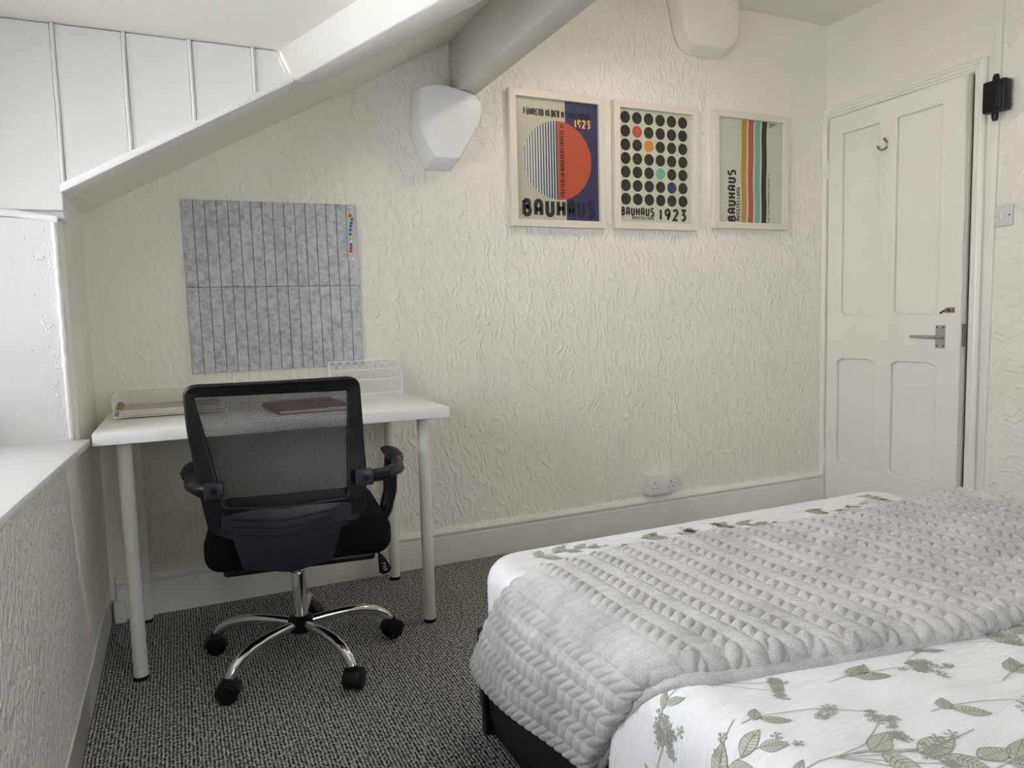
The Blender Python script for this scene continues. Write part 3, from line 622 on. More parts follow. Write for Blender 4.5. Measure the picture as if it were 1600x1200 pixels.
for (c, nm), (x, z), lb in zip(pins, ppos, plab):
    b = B(); b.lathe([(.0052, 0), (.0056, -.0012), (.0032, -.003), (.0030, -.0075), (.0048, -.0095), (.0046, -.011), (.002, -.0116)], (0, 0, 0), 14, 'y')
    o = b.build('push_pin', mat('pin_' + nm.replace(' ', '_'), c, .3), None, smooth=True, loc=(x, -.0133, z)); tag(o, lb, 'push pin', 'push pins on the strip')

# ------------------------------------------------------------------ desk
dk = thing('desk', 'white rectangular desk with four round legs against the back wall', 'desk', (.254, -.603, 0), math.radians(-.6))
b = B(); b.box((0, 0, .700), (1.015, .594, .734)); b.build('desktop', m_desk, dk, bevel=.0015)
for x, y in ((.07, .07), (.945, .07), (.065, .525), (.945, .525)):
    b = B(); b.lathe([(.0195, .012), (.0200, .70)], (x, y, 0), 28); lg = b.build('leg', m_leg, dk, smooth=True)
    b = B(); b.lathe([(.0185, 0), (.0205, .002), (.0205, .010), (.0195, .0125)], (x, y, 0), 24); b.build('foot', m_black, lg, smooth=True)
    b = B(); b.lathe([(.045, .694), (.045, .700)], (x, y, 0), 24); b.build('mounting_plate', m_steel, lg)

def lattice(bb, w_, h_, fn, pitch=.030, gap=.006, hw=.0009, pad=0):
    """crossing pairs of diagonal wires clipped to a w_ x h_ rectangle"""
    def clip(x0, sgn):
        # line x = x0 + sgn*z, z in [0,h]
        za, zb = 0.0, h_
        lo_, hi = sorted([(0 - x0) / sgn, (w_ - x0) / sgn]); za = max(za, lo_); zb = min(zb, hi)
        if zb - za < .002: return
        A = Vector((x0 + sgn * za, za)); C = Vector((x0 + sgn * zb, zb)); t = (C - A).normalized(); n_ = Vector((-t.y, t.x)) * hw
        bb.prism([tuple(A + n_), tuple(A - n_), tuple(C - n_), tuple(C + n_)], fn, -.0006, .0006)
    k = -int(h_ / pitch) - 2
    x = k * pitch
    while x < w_ + h_ + pitch:
        for g in (-gap / 2, gap / 2): clip(x + g, 1); clip(x + g, -1)
        x += pitch
def rim(bb, pts, r=.0016):
    for a, c in zip(pts, pts[1:] + pts[:1]): bb.tube([a, c], r, 8)
# letter tray with papers
lt = thing('letter_tray', 'low white lattice letter tray with papers on the left end of the desk', 'letter tray', (.286, -.292, .7345), 0)
TW, TD, TH = .33, .235, .072
b = B(); lattice(b, TW, TH, lambda a, c, d: (a, TD + d, c), .027, .007, .0010); b.build('back_panel', m_wire, lt)
b = B(); lattice(b, TD, TH, lambda a, c, d: (0 + d, a, c), .024, .005, .0007); b.build('side_panel', m_wire, lt)
b = B(); lattice(b, TD, TH, lambda a, c, d: (TW + d, a, c), .024, .005, .0007); b.build('side_panel', m_wire, lt)
b = B(); lattice(b, TW, TD, lambda a, c, d: (a, c, .005 + d)); b.build('base_panel', m_wire, lt)
b = B(); rim(b, [(0, 0, .005), (TW, 0, .005), (TW, TD, .005), (0, TD, .005)]); rim(b, [(0, 0, .005), (0, 0, TH), (0, TD, TH), (0, TD, .005)]); rim(b, [(TW, 0, .005), (TW, 0, TH), (TW, TD, TH), (TW, TD, .005)]); b.tube([(0, TD, TH), (TW, TD, TH)], .0016, 8)
for x in (.004, TW - .004):
    for y in (.01, TD - .01): b.tube([(x, y, 0), (x, y, .006)], .003, 8)
b.build('rim', m_wire, lt, smooth=True)
m_sheet = mat('paper_white', (.78, .75, .70), .7)
m_kraft = mat('printed_cover', (.42, .38, .31), .6)
n = N(m_kraft, 'ShaderNodeTexNoise'); n.inputs['Scale'].default_value = 60; n.inputs['Detail'].default_value = 3; L(m_kraft, coords(m_kraft, (1, 3, 1)), n.inputs['Vector'])
r = N(m_kraft, 'ShaderNodeValToRGB'); e = r.color_ramp.elements; e[0].position = .4; e[0].color = (.34, .30, .25, 1); e[1].position = .6; e[1].color = (.62, .58, .52, 1); L(m_kraft, n.outputs['Fac'], r.inputs['Fac']); L(m_kraft, r.outputs[0], bsdf(m_kraft).inputs['Base Color'])
zz = .7425
for i, (h_, dx, lb, mm) in enumerate(((.006, .000, 'lowest thin stack of white paper in the letter tray', m_sheet), (.005, .004, 'middle white booklet in the letter tray', m_sheet), (.005, .002, 'topmost patterned booklet in the letter tray', m_kraft))):
    b = B(); b.box((0, 0, 0), (.297, .210, h_ - .0006)); b.cur = 1; b.box((0.001, .001, h_ - .0006), (.296, .209, h_))
    o = b.build('paper_stack', [m_sheet, mm], None, loc=(.300 + dx, -.284 + i * .002, zz)); tag(o, lb, 'papers', 'papers in the letter tray'); zz += h_ + .0006
b = B(); b.prism([(0, 0), (.03, 0), (.034, .012), (.02, .030), (.006, .026)], lambda a, c, d: (a * .7, c * 2.2, c * .55 + d), 0, .003)
tag(b.build('folded_leaflet', mat('olive_leaflet', (.30, .24, .06), .5), None, loc=(.292, -.262, zz + .0015)), 'small olive yellow folded leaflet curling up in the letter tray corner', 'leaflet')
# stepped file organiser
og = thing('file_organiser', 'white stepped lattice letter rack at the back right of the desk', 'letter rack', (.998, -.078, .7345), 0)
OW = .272
steps = [(0, .061), (.030, .096), (.064, .130)]
for i, (y, h_) in enumerate(steps):
    b = B(); lattice(b, OW, h_ - .003, lambda a, c, d, y=y: (a, y + d, c + .003), .030, .0085, .0012); b.build('divider_panel', m_wire, og)
    b = B(); rim(b, [(0, y, .003), (OW, y, .003), (OW, y, h_), (0, y, h_)], .0019); b.build('divider_rim', m_wire, og, smooth=True)
for x in (0, OW):
    b = B()
    for zz_ in (.003, .03, .058): b.tube([(x, 0, zz_), (x, .064, zz_)], .0014, 6)
    for yy in (.012, .024, .036, .048): b.tube([(x, yy, .003), (x, yy, .061 + yy * 1.05)], .0010, 6)
    b.tube([(x, 0, .061), (x, .064, .130)], .0019, 8); b.build('side_panel', m_wire, og, smooth=True)
b = B(); b.box((0, 0, 0), (OW, .064, .003)); b.build('base_plate', m_wire, og)
# closed brown notebook and laptop-thin folder lying behind the chair
nb = thing('notebook', 'closed reddish brown notebook lying on the desk behind the chair back', 'notebook', (.855, -.36, .7345), math.radians(4))
m_brown = mat('brown_cover', (.20, .085, .065), .45)
b = B(); b.box((-.115, -.14, 0), (.115, .14, .003)); b.box((-.115, -.14, .013), (.115, .14, .016)); b.box((-.115, -.14, .0), (-.111, .14, .016)); b.build('cover', m_brown, nb, bevel=.001, seg=1)
b = B(); b.box((-.11, -.135, .003), (.11, .135, .013)); b.build('pages', m_sheet, nb)

# ------------------------------------------------------------------ potted plant on the sill
pl = thing('potted_plant', 'small leafy plant in a ribbed pale pot on the window sill at the left edge', 'plant', (-.026, -.63, .721))
b = B(); prof_ = [(.030, 0), (.033, .002), (.040, .070), (.042, .075), (.038, .075), (.036, .062), (.005, .060)]; b.lathe(prof_, (0, 0, 0), 28); pot = b.build('pot', mat('pale_glazed_pot', (.62, .63, .64), .35), pl, smooth=True)
b = B()
for zc in (.015, .028, .041, .054): b.lathe([(.0335 + zc * .11, zc - .002), (.0360 + zc * .11, zc), (.0335 + zc * .11, zc + .002)], (0, 0, 0), 28)
b.build('rib', mat('pot_rib', (.45, .47, .48), .4), pot, smooth=True)
m_leaf = mat('green_leaf', (.10, .24, .05), .5)
for i in range(16):
    a = i * 2.4; tilt = .35 + .5 * (i % 4) / 4; L0 = .045 + .012 * (i % 3); b = B(); vs = []
    for j in range(6):
        t = j / 5; rr_ = L0 * t * math.sin(tilt) * 1.5; z = .06 + L0 * t * math.cos(tilt) * (1 - .25 * t); hw = .009 * math.sin(PI * min(1, t * .9 + .08))
        cx_, cy_ = rr_ * math.cos(a), rr_ * math.sin(a); nx, ny = -math.sin(a) * hw, math.cos(a) * hw
        vs += [(cx_ + nx, cy_ + ny, z + .001), (cx_, cy_, z - .001), (cx_ - nx, cy_ - ny, z + .001)]
    b.add(vs, [(3 * j + k2, 3 * j + k2 + 1, 3 * j + k2 + 4, 3 * j + k2 + 3) for j in range(5) for k2 in range(2)]); b.build('leaf', m_leaf, pl, smooth=True, fix=False)

# ------------------------------------------------------------------ office chair
ch = thing('office_chair', 'black mesh back office chair on a chrome five star base at the desk', 'chair', (.768, -.614, 0), math.radians(-6))
outer = [(-.263, .868), (.181, .870), (.186, .744), (.190, .607), (.183, .488), (.165, .471), (.112, .458), (.118, .45), (.088, .372), (-.019, .354), (-.142, .373), (-.163, .456), (-.222, .486), (-.239, .589), (-.260, .752)]
inner = [(-.237, .836), (.147, .833), (.135, .545), (-.037, .536), (-.178, .548)]
def dep(x, z):   # backrest gently curved: rims forward, lumbar bulge to the rear
    xx = (x + .04) / .22; return -.232 + .022 * xx * xx - .014 * math.exp(-((z - .55) / .12) ** 2) - .018 * max(0, (z - .66)) / .2
CH = lambda a, c, d: (a, dep(a, c) - d, c)
def densify(pts, step=.02):
    out = []
    for a, c in zip(pts, pts[1:] + pts[:1]):
        a = Vector(a); c = Vector(c); k = max(1, int((c - a).length / step))
        out += [tuple(a.lerp(c, i / k)) for i in range(k)]
    return out
up_out = [(-.263, .868), (.181, .870), (.186, .744), (.190, .607), (.183, .488), (.150, .468), (-.037, .470), (-.195, .476), (-.222, .486), (-.239, .589), (-.260, .752)]
plate([densify(rounded(up_out, [.035, .035, .02, .02, .02, .01, .0, .01, .02, .02, .02])), densify(rounded(inner, .010))[::-1]], CH, .0, .010, .006, 'back_frame', m_black, ch)
# mesh panel
b = B(); nx, nz = 22, 24; vs = []
for j in range(nz + 1):
    t = j / nz; xl = -.172 + (-.242 + .172) * t; xr = .140 + (.152 - .140) * t
    for i in range(nx + 1):
        s = i / nx; x = xl + (xr - xl) * s; z = .532 + (.842 - .532) * t; vs.append((x, dep(x, z) + .010, z))
b.add(vs, [(j * (nx + 1) + i, j * (nx + 1) + i + 1, (j + 1) * (nx + 1) + i + 1, (j + 1) * (nx + 1) + i) for j in range(nz) for i in range(nx)])
b.build('mesh_panel', m_mesh, ch, smooth=True, fix=False)
# lumbar housing with a centre crease
top = [(-.222, .500), (-.180, .541), (-.037, .530), (.130, .538), (.181, .500)]
b = B()
LP = [(-.236, .560, .004), (-.182, .545, .007), (-.037, .531, .020), (.136, .543, .007), (.186, .560, .004),
      (.165, .472, .006), (.113, .458, .010), (.088, .372, .004), (-.019, .354, .014), (-.142, .373, .004), (-.163, .456, .010), (-.215, .480, .006), (-.030, .455, .036)]
bk = [(x, dep(x, max(z, .47)) + .012, z) for x, z, d_ in LP]; fr_ = [(x, dep(x, max(z, .47)) - d_ - .004, z) for x, z, d_ in LP]
k = 12
b.add(fr_ + bk[:12], [(i, (i + 1) % 12, 12) for i in range(12)] + [(i, (i + 1) % 12, 13 + (i + 1) % 12, 13 + i) for i in range(12)] + [tuple(range(13, 25))])
lum = b.build('lumbar_housing', m_navy, ch, bevel=.003, auto=20)
for z, x0, x1 in ((.508, -.165, .103), (.488, -.160, .097), (.466, -.152, .092)):
    def fy(x, zz2):
        # front height of the housing at x on the crease profile
        q = 1 - abs(x + .032) / .16
        return dep(x, .50) - (.0125 + .0265 * max(0, q))
    b = B(); b.tube([(x0 + .003, fy(x0, z), z + .004), (-.10, fy(-.10, z) - .0015, z + .001), (-.032, fy(-.032, z) + .002, z - .004), (.04, fy(.04, z) - .0015, z + .001), (x1 - .003, fy(x1, z), z + .006)], .0022, 8); b.build('rib', m_black, lum, smooth=True)
# seat
b = B(); b.box((-.245, -.19, .345), (.262, .27, .462)); seat = b.build('seat', m_soft, ch, bevel=.045, seg=6)
b = B(); b.box((-.20, -.15, .325), (.215, .24, .350)); b.build('seat_pan', m_black, ch, bevel=.01)
b = B(); b.box((-.06, -.10, .318), (.07, .09, .340)); b.lathe([(.024, .30), (.030, .325)], (0, 0, 0), 20); b.build('tilt_mechanism', m_black, ch, bevel=.008)
b = B(); b.box((-.045, -.225, .362), (.045, -.10, .385)); b.box((-.045, -.235, .362), (.045, -.215, .47)); b.build('back_bracket', m_black, ch, bevel=.006)
# armrests
for s in (-1, 1):
    ox = .012
    p = [(s * .285 + ox, -.085, .600), (s * .290 + ox, -.03, .604), (s * .290 + ox, .06, .604), (s * .288 + ox, .125, .600)]
    b = B(); b.tube(p, [.020, .026, .026, .020], 14, flat=.55); ar = b.build('armrest', m_black, ch, smooth=True)
    b = B(); b.tube([(s * .19 - .012, -.262, .597), (s * .235 + .004, -.250, .597), (s * .272 + ox, -.19, .598), (s * .285 + ox, -.085, .600)], [.019, .020, .018, .017], 12, flat=.95, up=(0, 0, 1)); b.build('arm_bracket', m_black, ar, smooth=True)
    b = B(); b.box((s * .19 - .034, -.283, .576), (s * .19 + .012, -.250, .618)); b.build('arm_bracket', m_navy, ar, bevel=.004)
    b = B(); b.lathe([(.008, -.284), (.008, -.2875), (.003, -.2875)], (s * .19 - .010, 0, .597), 14, 'y'); b.build('bolt', m_black, ar, smooth=True)
    q_ = .0 if s > 0 else .040; b = B(); b.tube([(s * (.285 - q_) + ox, .03, .598), (s * (.286 - q_) + ox, .045, .55), (s * (.282 - q_) + ox, .045, .48), (s * (.265 - q_) + ox, .035, .425), (s * .235 + ox, .03, .375), (s * .19 + ox, .03, .335)], [.018, .022, .022, .021, .019, .016], 12, flat=1.3, up=(0, 1, 0)); b.build('arm_support', m_black, ar, smooth=True)
# height lever
b = B(); b.tube([(.06, 0, .312), (.16, 0, .312), (.228, 0, .308), (.243, 0, .300), (.248, 0, .284)], .0045, 10); lv = b.build('height_lever', m_black, ch, smooth=True)
b = B(); b.tube([(.247, 0, .290), (.253, 0, .272), (.262, 0, .238), (.264, 0, .228)], [.006, .012, .020, .012], 12, flat=.45, up=(0, 1, 0)); pd = b.build('lever_paddle', m_black, lv, smooth=True)
b = B(); ribbons(b, [[(.250, .266), (.262, .262)], [(.252, .256), (.258, .250), (.266, .254)], [(.254, .246), (.262, .240), (.268, .246)], [(.259, .266), (.262, .240)]], lambda x, z, d: (x, -.0098 - d, z), .0007, 0); b.build('lever_marking', m_socket, pd, fix=False)
# gas lift and base
b = B(); b.lathe([(.0215, .115), (.0215, .265), (.0205, .27)], (0, 0, 0), 28); b.build('gas_lift_sleeve', m_chrome, ch, smooth=True)
b = B(); b.lathe([(.0170, .27), (.0170, .33)], (0, 0, 0), 24); b.build('gas_lift_piston', m_chrome, ch, smooth=True)
b = B(); b.lathe([(.030, .085), (.036, .090), (.037, .128), (.030, .134), (.022, .136)], (0, 0, 0), 28); b.build('base_hub', m_black, ch, smooth=True)
phi = math.radians(-141.42 + 6)
spin = [-.9, 2.2, .3, 1.2, .6]
for kk in range(5):
    a = phi + kk * 2 * PI / 5; ca, sa = math.cos(a), math.sin(a)
    pth = [(.030, .112), (.08, .116), (.14, .117), (.19, .112), (.232, .100), (.262, .082), (.278, .064), (.284, .048)]
    b = B(); b.tube([(rr_ * ca, rr_ * sa, z) for rr_, z in pth], [.0135, .014, .0145, .0155, .016, .015, .0135, .011], 16); lg = b.build('base_leg', m_chrome, ch, smooth=True)
    an = a + spin[kk]
    cs = bpy.data.objects.new('caster', None)
    b = B(); Rw = .028
    # hood: half shell over twin wheels
    hood = []
    for jj in range(11):
        q = PI * jj / 10; hood.append((math.cos(q) * (Rw + .005), math.sin(q) * (Rw + .006)))
    b.prism(hood, lambda x, z, d: (x, d, z), -.024, .024); b.lathe([(.014, .018), (.014, .036), (.011, .040)], (0, 0, 0), 16)
    cst = b.build('caster', m_black, ch, bevel=.003, loc=(.284 * ca, .284 * sa, Rw))
    cst.rotation_euler = (0, 0, an)
    for sy in (-1, 1):
        b = B(); b.lathe([(Rw - .004, sy * .006), (Rw, sy * .009), (Rw, sy * .022), (Rw - .004, sy * .026), (.006, sy * .026)], (0, 0, 0), 24, 'y'); b.build('wheel', m_black, cst, smooth=True)

# ------------------------------------------------------------------ bed
bf = thing('bed_frame', 'low black upholstered bed base beneath the mattress', 'bed', (1.105, -1.235, 0))
b = B(); b.box((.018, -1.93, .0), (1.35, -.012, .235)); b.build('base', m_leather, bf, bevel=.006)
b = B(); b.box((.008, -1.93, .045), (.022, -.03, .255)); b.build('side_rail', m_leather, bf, bevel=.004)
b = B(); b.box((.01, -.022, .045), (1.355, .0, .262)); b.build('end_rail', m_leather, bf, bevel=.004)
for z0, z1, e_ in ((.0, .062, .004), (.064, .264, 0)):
    b = B(); b.box((-.004 + e_, -.028, z0), (.020, .004 - e_, z1)); b.build('corner_post', m_leather, bf, bevel=.003)
b = B(); b.box((1.335, -.028, 0), (1.36, .004, .262)); b.build('corner_post', m_leather, bf, bevel=.003)

MX0, MX1, MY0, MY1, MZ0, MZ1, MR = 1.100, 2.470, -3.16, -1.232, .265, .452, .055
def rbox(bb, x0, x1, y0, y1, z0, z1, r, rc, nx, ny, amp=0.0):
    """soft mattress: plan corners radius rc, top edge radius r; rings from bottom edge up and over"""
    cxx, cyy = (x0 + x1) / 2, (y0 + y1) / 2
    prof = [(0, z0), (0, (z0 + z1) / 2), (0, z1 - r)] + [(r * (1 - math.cos(q)), z1 - r + r * math.sin(q)) for q in [PI / 2 * i / 8 for i in range(1, 9)]] + [(.10, z1), (.16, z1 + amp * .3), (.24, z1 + amp * .7), (.4, z1 + amp)]
    def ring(ins):
        pts = []; rr2 = max(rc - ins, .004)
        X0, X1, Y0, Y1 = x0 + ins, x1 - ins, y0 + ins, y1 - ins
        for (cx2, cy2, a0) in ((X1 - rr2, Y1 - rr2, 0), (X0 + rr2, Y1 - rr2, 90), (X0 + rr2, Y0 + rr2, 180), (X1 - rr2, Y0 + rr2, 270)):
            for i in range(9): q = math.radians(a0 + 90 * i / 8); pts.append((cx2 + rr2 * math.cos(q), cy2 + rr2 * math.sin(q)))
        return pts
    vs = []; k = 36
    for ins, z in prof: vs += [(x, y, z) for x, y in ring(ins)]
    m_ = len(prof)
    bb.add(vs, [(i * k + j, i * k + (j + 1) % k, (i + 1) * k + (j + 1) % k, (i + 1) * k + j) for i in range(m_ - 1) for j in range(k)] + [tuple(range((m_ - 1) * k, m_ * k)), tuple(range(k))[::-1]])
b = B(); rbox(b, MX0, MX1, MY0, MY1, MZ0, MZ1, MR, .10, 0, 0); mt = tag(b.build('mattress', m_linen, None, smooth=True, auto=60), 'mattress in a white sprig printed sheet, visible along the far edge of the bed', 'mattress')

# ---- botanical print, drawn as flat ink on a surface map
def leaf(out, fill, base, ang, ln_, wd_):
    c, s = math.cos(ang), math.sin(ang)
    T = lambda a, q: (base[0] + a * c - q * s, base[1] + a * s + q * c)
    n_ = 9; up_ = [T(ln_ * i / n_, wd_ * math.sin(PI * (i / n_) ** .85)) for i in range(n_ + 1)]; dn = [T(ln_ * i / n_, -wd_ * math.sin(PI * (i / n_) ** .85)) for i in range(n_ + 1)]
    out.append(up_); out.append(dn); out.append([T(0, 0), T(ln_ * .95, 0)])
    fill.append(up_ + dn[::-1][1:-1])
    for i in range(2, 8):
        a = ln_ * i / n_; h_ = wd_ * math.sin(PI * (i / n_) ** .85) * .85
        for sg in (1, -1): out.append([T(a * .93, 0), T(a + ln_ * .06, sg * h_)])
def floret(out, base, rad, n_=6, ph=0):
    for i in range(n_):
        a = ph + i * 2 * PI / n_ + random.uniform(-.3, .3); L_ = rad * random.uniform(.6, 1.1)
        tip = (base[0] + L_ * math.cos(a), base[1] + L_ * math.sin(a)); out.append([base, tip])
        out.append([(tip[0] + rad * .25 * math.cos(q), tip[1] + rad * .25 * math.sin(q)) for q in [j * PI / 3 for j in range(7)]])
def sprig(out, fill, o_, ang, sc, kind):
    c, s = math.cos(ang), math.sin(ang)
    T = lambda a, q: (o_[0] + (a * c - q * s) * sc, o_[1] + (a * s + q * c) * sc)
    stem = [T(a, .012 * math.sin(a * 18)) for a in [i * .02 for i in range(11)]]
    out.append(stem)
    if kind == 0:      # long stem, broad leaves, dense flower head
        for a, q, da, ll in ((.045, 1, .55, .055), (.05, -1, -.5, .06), (.075, 1, .8, .04), (.085, -1, -.9, .035)): leaf(out, fill, T(a, .01 * math.sin(a * 18)), ang + da, ll * sc, ll * .20 * sc)
        for i in range(26):
            a = .15 + random.gauss(.03, .018); q = random.gauss(0, .020); floret(out, T(a, q), .008 * sc, 5, random.random() * 6)
    elif kind == 1:    # leafy twig with seed buds
        for a, da, ll in ((.02, 1.0, .05), (.03, -.9, .055), (.07, .6, .06), (.10, -.6, .045), (.13, .5, .05), (.16, -.35, .04)): leaf(out, fill, T(a, .01 * math.sin(a * 18)), ang + da, ll * sc, ll * .26 * sc)
        for a, q in ((.10, .04), (.12, .05), (.19, .01), (.21, -.012)): floret(out, T(a, q), .007 * sc, 5)
        out.append([T(.08, .01), T(.11, .035), T(.15, .065)])
    elif kind == 2:    # branching umbel
        for da in (-.5, -.28, -.05, .2, .42):
            e_ = T(.10 + .11 * math.cos(da), .13 * math.sin(da)); out.append([T(.10, .01), T(.15, .05 * math.sin(da)), e_])
            for i in range(4): floret(out, (e_[0] + random.gauss(0, .008) * sc, e_[1] + random.gauss(0, .008) * sc), .008 * sc, 6)
        leaf(out, fill, T(.04, .008), ang + .5, .03 * sc, .006 * sc); leaf(out, fill, T(.05, .008), ang - .6, .035 * sc, .006 * sc)
    else:              # small loose sprig
        leaf(out, fill, T(.02, 0), ang + 1.1, .03 * sc, .009 * sc); leaf(out, fill, T(.03, 0), ang - .3, .045 * sc, .009 * sc)
        for i in range(3): floret(out, T(.12 + i * .012, .01 * (i - 1)), .010 * sc, 6)
def print_on(parent, surf, items):
    """surf(u,v,off)->3D"""
    out, fill = [], []
    for (u, v_, a, sc, k_) in items: sprig(out, fill, (u, v_), a, sc, k_)
    b = B()
    for pl_ in fill:
        if len(pl_) >= 3:
            c_ = (sum(p[0] for p in pl_) / len(pl_), sum(p[1] for p in pl_) / len(pl_)); nn = len(pl_)
            b.add([surf(*p, .0009) for p in pl_] + [surf(*c_, .0009)], [(i, (i + 1) % nn, nn) for i in range(nn)])
    b.build('printed_leaf_tint', m_print2, parent, fix=False, kind='stuff')
    b = B()
    fine = []
    for l in out:
        q = [l[0]]
        for a, c in zip(l, l[1:]):
            d_ = math.dist(a, c); k2 = max(1, int(d_ / .012)); q += [(a[0] + (c[0] - a[0]) * i / k2, a[1] + (c[1] - a[1]) * i / k2) for i in range(1, k2 + 1)]
        fine.append(q)
    ribbons(b, fine, lambda x, y, d: surf(x, y, d), .00062, .0013)
    b.build('printed_sprig', m_print, parent, fix=False, kind='stuff')

flat_top = lambda u, v_, off: (u, v_, MZ1 + off + .0002)
items = []
kx_ = 0
x = 1.20
while x < 2.42:
    items.append((x, -1.345 - .05 * (kx_ % 2), random.uniform(-.5, .3), random.uniform(.75, 1.0), (1, 3, 0, 2)[kx_ % 4])); x += .135; kx_ += 1
print_on(mt, flat_top, [it for it in items if it[0] < 2.25])

# ---- duvet: arc-length map across x, with soft wrinkles
DU_R = .075; DU_Z = .473; DU_X = 1.088; DU_H0 = .14
L1 = DU_Z - DU_R - DU_H0; L2 = PI / 2 * DU_R
def duvet_pt(u, y):
    """u = distance from the left hem"""
    if u < L1: x, z, nx, nz = DU_X, DU_H0 + u, -1, 0
    elif u < L1 + L2: q = (u - L1) / DU_R; x, z = DU_X + DU_R * (1 - math.cos(q)), DU_Z - DU_R + DU_R * math.sin(q); nx, nz = -math.cos(q), math.sin(q)
    else: x, z, nx, nz = DU_X + DU_R + (u - L1 - L2), DU_Z, 0, 1
    wr = .006 * noise.noise((x * 3.0 + y * 1.2, y * 2.2, z * 3)) + .004 * noise.noise((x * 2.2 + 9, y * 11.0 + x * 5.0, 0))
    ridge = .020 * math.exp(-((u - .47 + (y + 2.0) * .9) / .035) ** 2) * math.exp(-max(0, -1.97 - y) / .10)
    edge = max(0, min(1, (-2.0 - y) / .16)); wr = (wr + ridge * .9 + .0035 * noise.noise((x * 7 + y * 3, y * 16 - x * 7, 8)) + .010 * noise.noise((x * 1.4, y * 1.4, 4))) * edge - (1 - edge) * .011
    fl = max(0, (L1 - u)) * .06 * (1 + math.sin(y * 16)) 
    return (x + nx * (wr + fl), y, z + nz * wr), (nx, 0, nz)
def duvet_surf(u, v_, off):
    p, n_ = duvet_pt(u, v_); return (p[0] + n_[0] * off, p[1], p[2] + n_[2] * off)
UMAX = L1 + L2 + 1.36
b = B(); nu, nv = 190, 120; vs = []
for j in range(nv + 1):
    y = -1.86 - 1.36 * j / nv
    for i in range(nu + 1): vs.append(duvet_surf(UMAX * i / nu, y, 0))
b.add(vs, [(j * (nu + 1) + i, (j + 1) * (nu + 1) + i, (j + 1) * (nu + 1) + i + 1, j * (nu + 1) + i + 1) for j in range(nv) for i in range(nu)])
dv = tag(b.build('duvet', m_linen, None, smooth=True, fix=False, auto=80), 'white duvet with sage green botanical sprigs on the near part of the bed', 'duvet')
sm = dv.modifiers.new('thickness', 'SOLIDIFY'); sm.thickness = .008; sm.offset = -1
items = []
g = 0
for j in range(10):
    for i in range(10):
        u = .10 + i * .165 + (j % 2) * .08; y = -1.98 - j * .122
        if u > UMAX - .2: continue
        items.append((u + random.uniform(-.02, .02), y + random.uniform(-.015, .015), random.choice((-.35, -.15, -.6, .1)), random.uniform(.85, 1.1), (0, 2, 1, 3)[(i + 2 * j) % 4]))
print_on(dv, duvet_surf, items)

# ---- blanket: folded grey fleece with a herringbone of puffs
BT = .490; BX = 1.083; BR = .085; BH = .215
b1 = BT - BR - BH; b2 = PI / 2 * BR
def blanket_base(u, y0):
    """u from the hem at the left, y0 nominal; returns position and normal"""
    if u < b1: x, z, nx, nz = BX, BH + u, -1, 0
    elif u < b1 + b2: q = (u - b1) / BR; x, z = BX + BR * (1 - math.cos(q)), BT - BR + BR * math.sin(q); nx, nz = -math.cos(q), math.sin(q)
    else: x, z, nx, nz = BX + BR + (u - b1 - b2), BT, 0, 1
    h_ = max(0, b1 + b2 * .6 - u)
    return x, z, nx, nz, h_
PW, PP = .033, .026
def puff(u, v_):
    k = math.floor(u / PW); f = u / PW - k; s = 1 if k % 2 else -1
    t = (v_ + s * (f - .5) * PW * .62 + .2 * PP * noise.noise((u * 9, v_ * 9, 2))) / PP; g_ = t - math.floor(t)
    return (math.sin(PI * f) ** .30) * (math.sin(PI * g_) ** .36)
b = B()
BU = b1 + b2 + 1.32
def far_y(u):
    x = max(0, u - b1 - b2)
    return -1.475 + .020 * math.sin(x * 5.0 + .5) - .012 * noise.noise((x * 6, 1, 1)) + .022 * max(0, x - 1.0)
def near_y(u):
    x = u - b1 - b2
    if x < 0: return -1.975 - .0 + (-x) * .55 * (1 if x > -.3 else 1)
    return -1.975 - .085 * min(1, x / .5) ** 1.0 - .02 * math.sin(x * 3.2) + .05 * max(0, x - .75)
nu, nv = 640, 270; vs = []
foldR = .013
for j in range(nv + 1):
    t = j / nv
    for i in range(nu + 1):
        u = BU * i / nu
        ya, yb = far_y(u), near_y(u)
        x, z, nx, nz, h_ = blanket_base(u, 0)
        # the hanging flap flares towards the foot of the bed
        ya2 = ya + h_ * .78; yb2 = yb + h_ * .10
        hem = .022 * math.sin(1.0 + t * 3.0) * max(0, 1 - u / .12)
        width = (ya2 - yb2) ; arc_l = PI * foldR
        s = t * (width + arc_l + .07)
        off = 0.0; yy = ya2 - s; drop = 0
        if s > width:
            q = (s - width) / foldR
            if q < PI: yy = yb2 - foldR * math.sin(q); drop = foldR * (1 - math.cos(q)); nfold = (math.sin(q), math.cos(q))
            else: yy = yb2 + (q - PI) * foldR; drop = 2 * foldR; nfold = (0, -1)
        else: nfold = (0, 1)
        pf = puff(u, s) * .0090
        if s < .012: pf *= s / .012
        und = .006 * noise.noise((x * 3.5, yy * 3.5, z * 3)) + .004 * noise.noise((x * 8, yy * 5, 3 + z * 3)) + .003
        H = und + pf * 1.0
        far_drop = .020 * math.exp(-s / .02)
        base_off = -drop - far_drop
        px_ = x + nx * (base_off + H * nfold[1]); pz_ = z + nz * (base_off + H * nfold[1]); py_ = yy - H * nfold[0]
        if u < b1: px_ -= .012 * h_ / .2 + .010 * math.sin(s * 9) * h_ / .2
        vs.append((px_, py_, pz_ - hem))
b.add(vs, [(j * (nu + 1) + i, (j + 1) * (nu + 1) + i, (j + 1) * (nu + 1) + i + 1, j * (nu + 1) + i + 1) for j in range(nv) for i in range(nu)])
bl = thing('blanket', 'folded grey fleece blanket with a herringbone pattern laid across the bed', 'blanket')
b.build('upper_layer', m_fleece, bl, smooth=True, fix=False, auto=180)
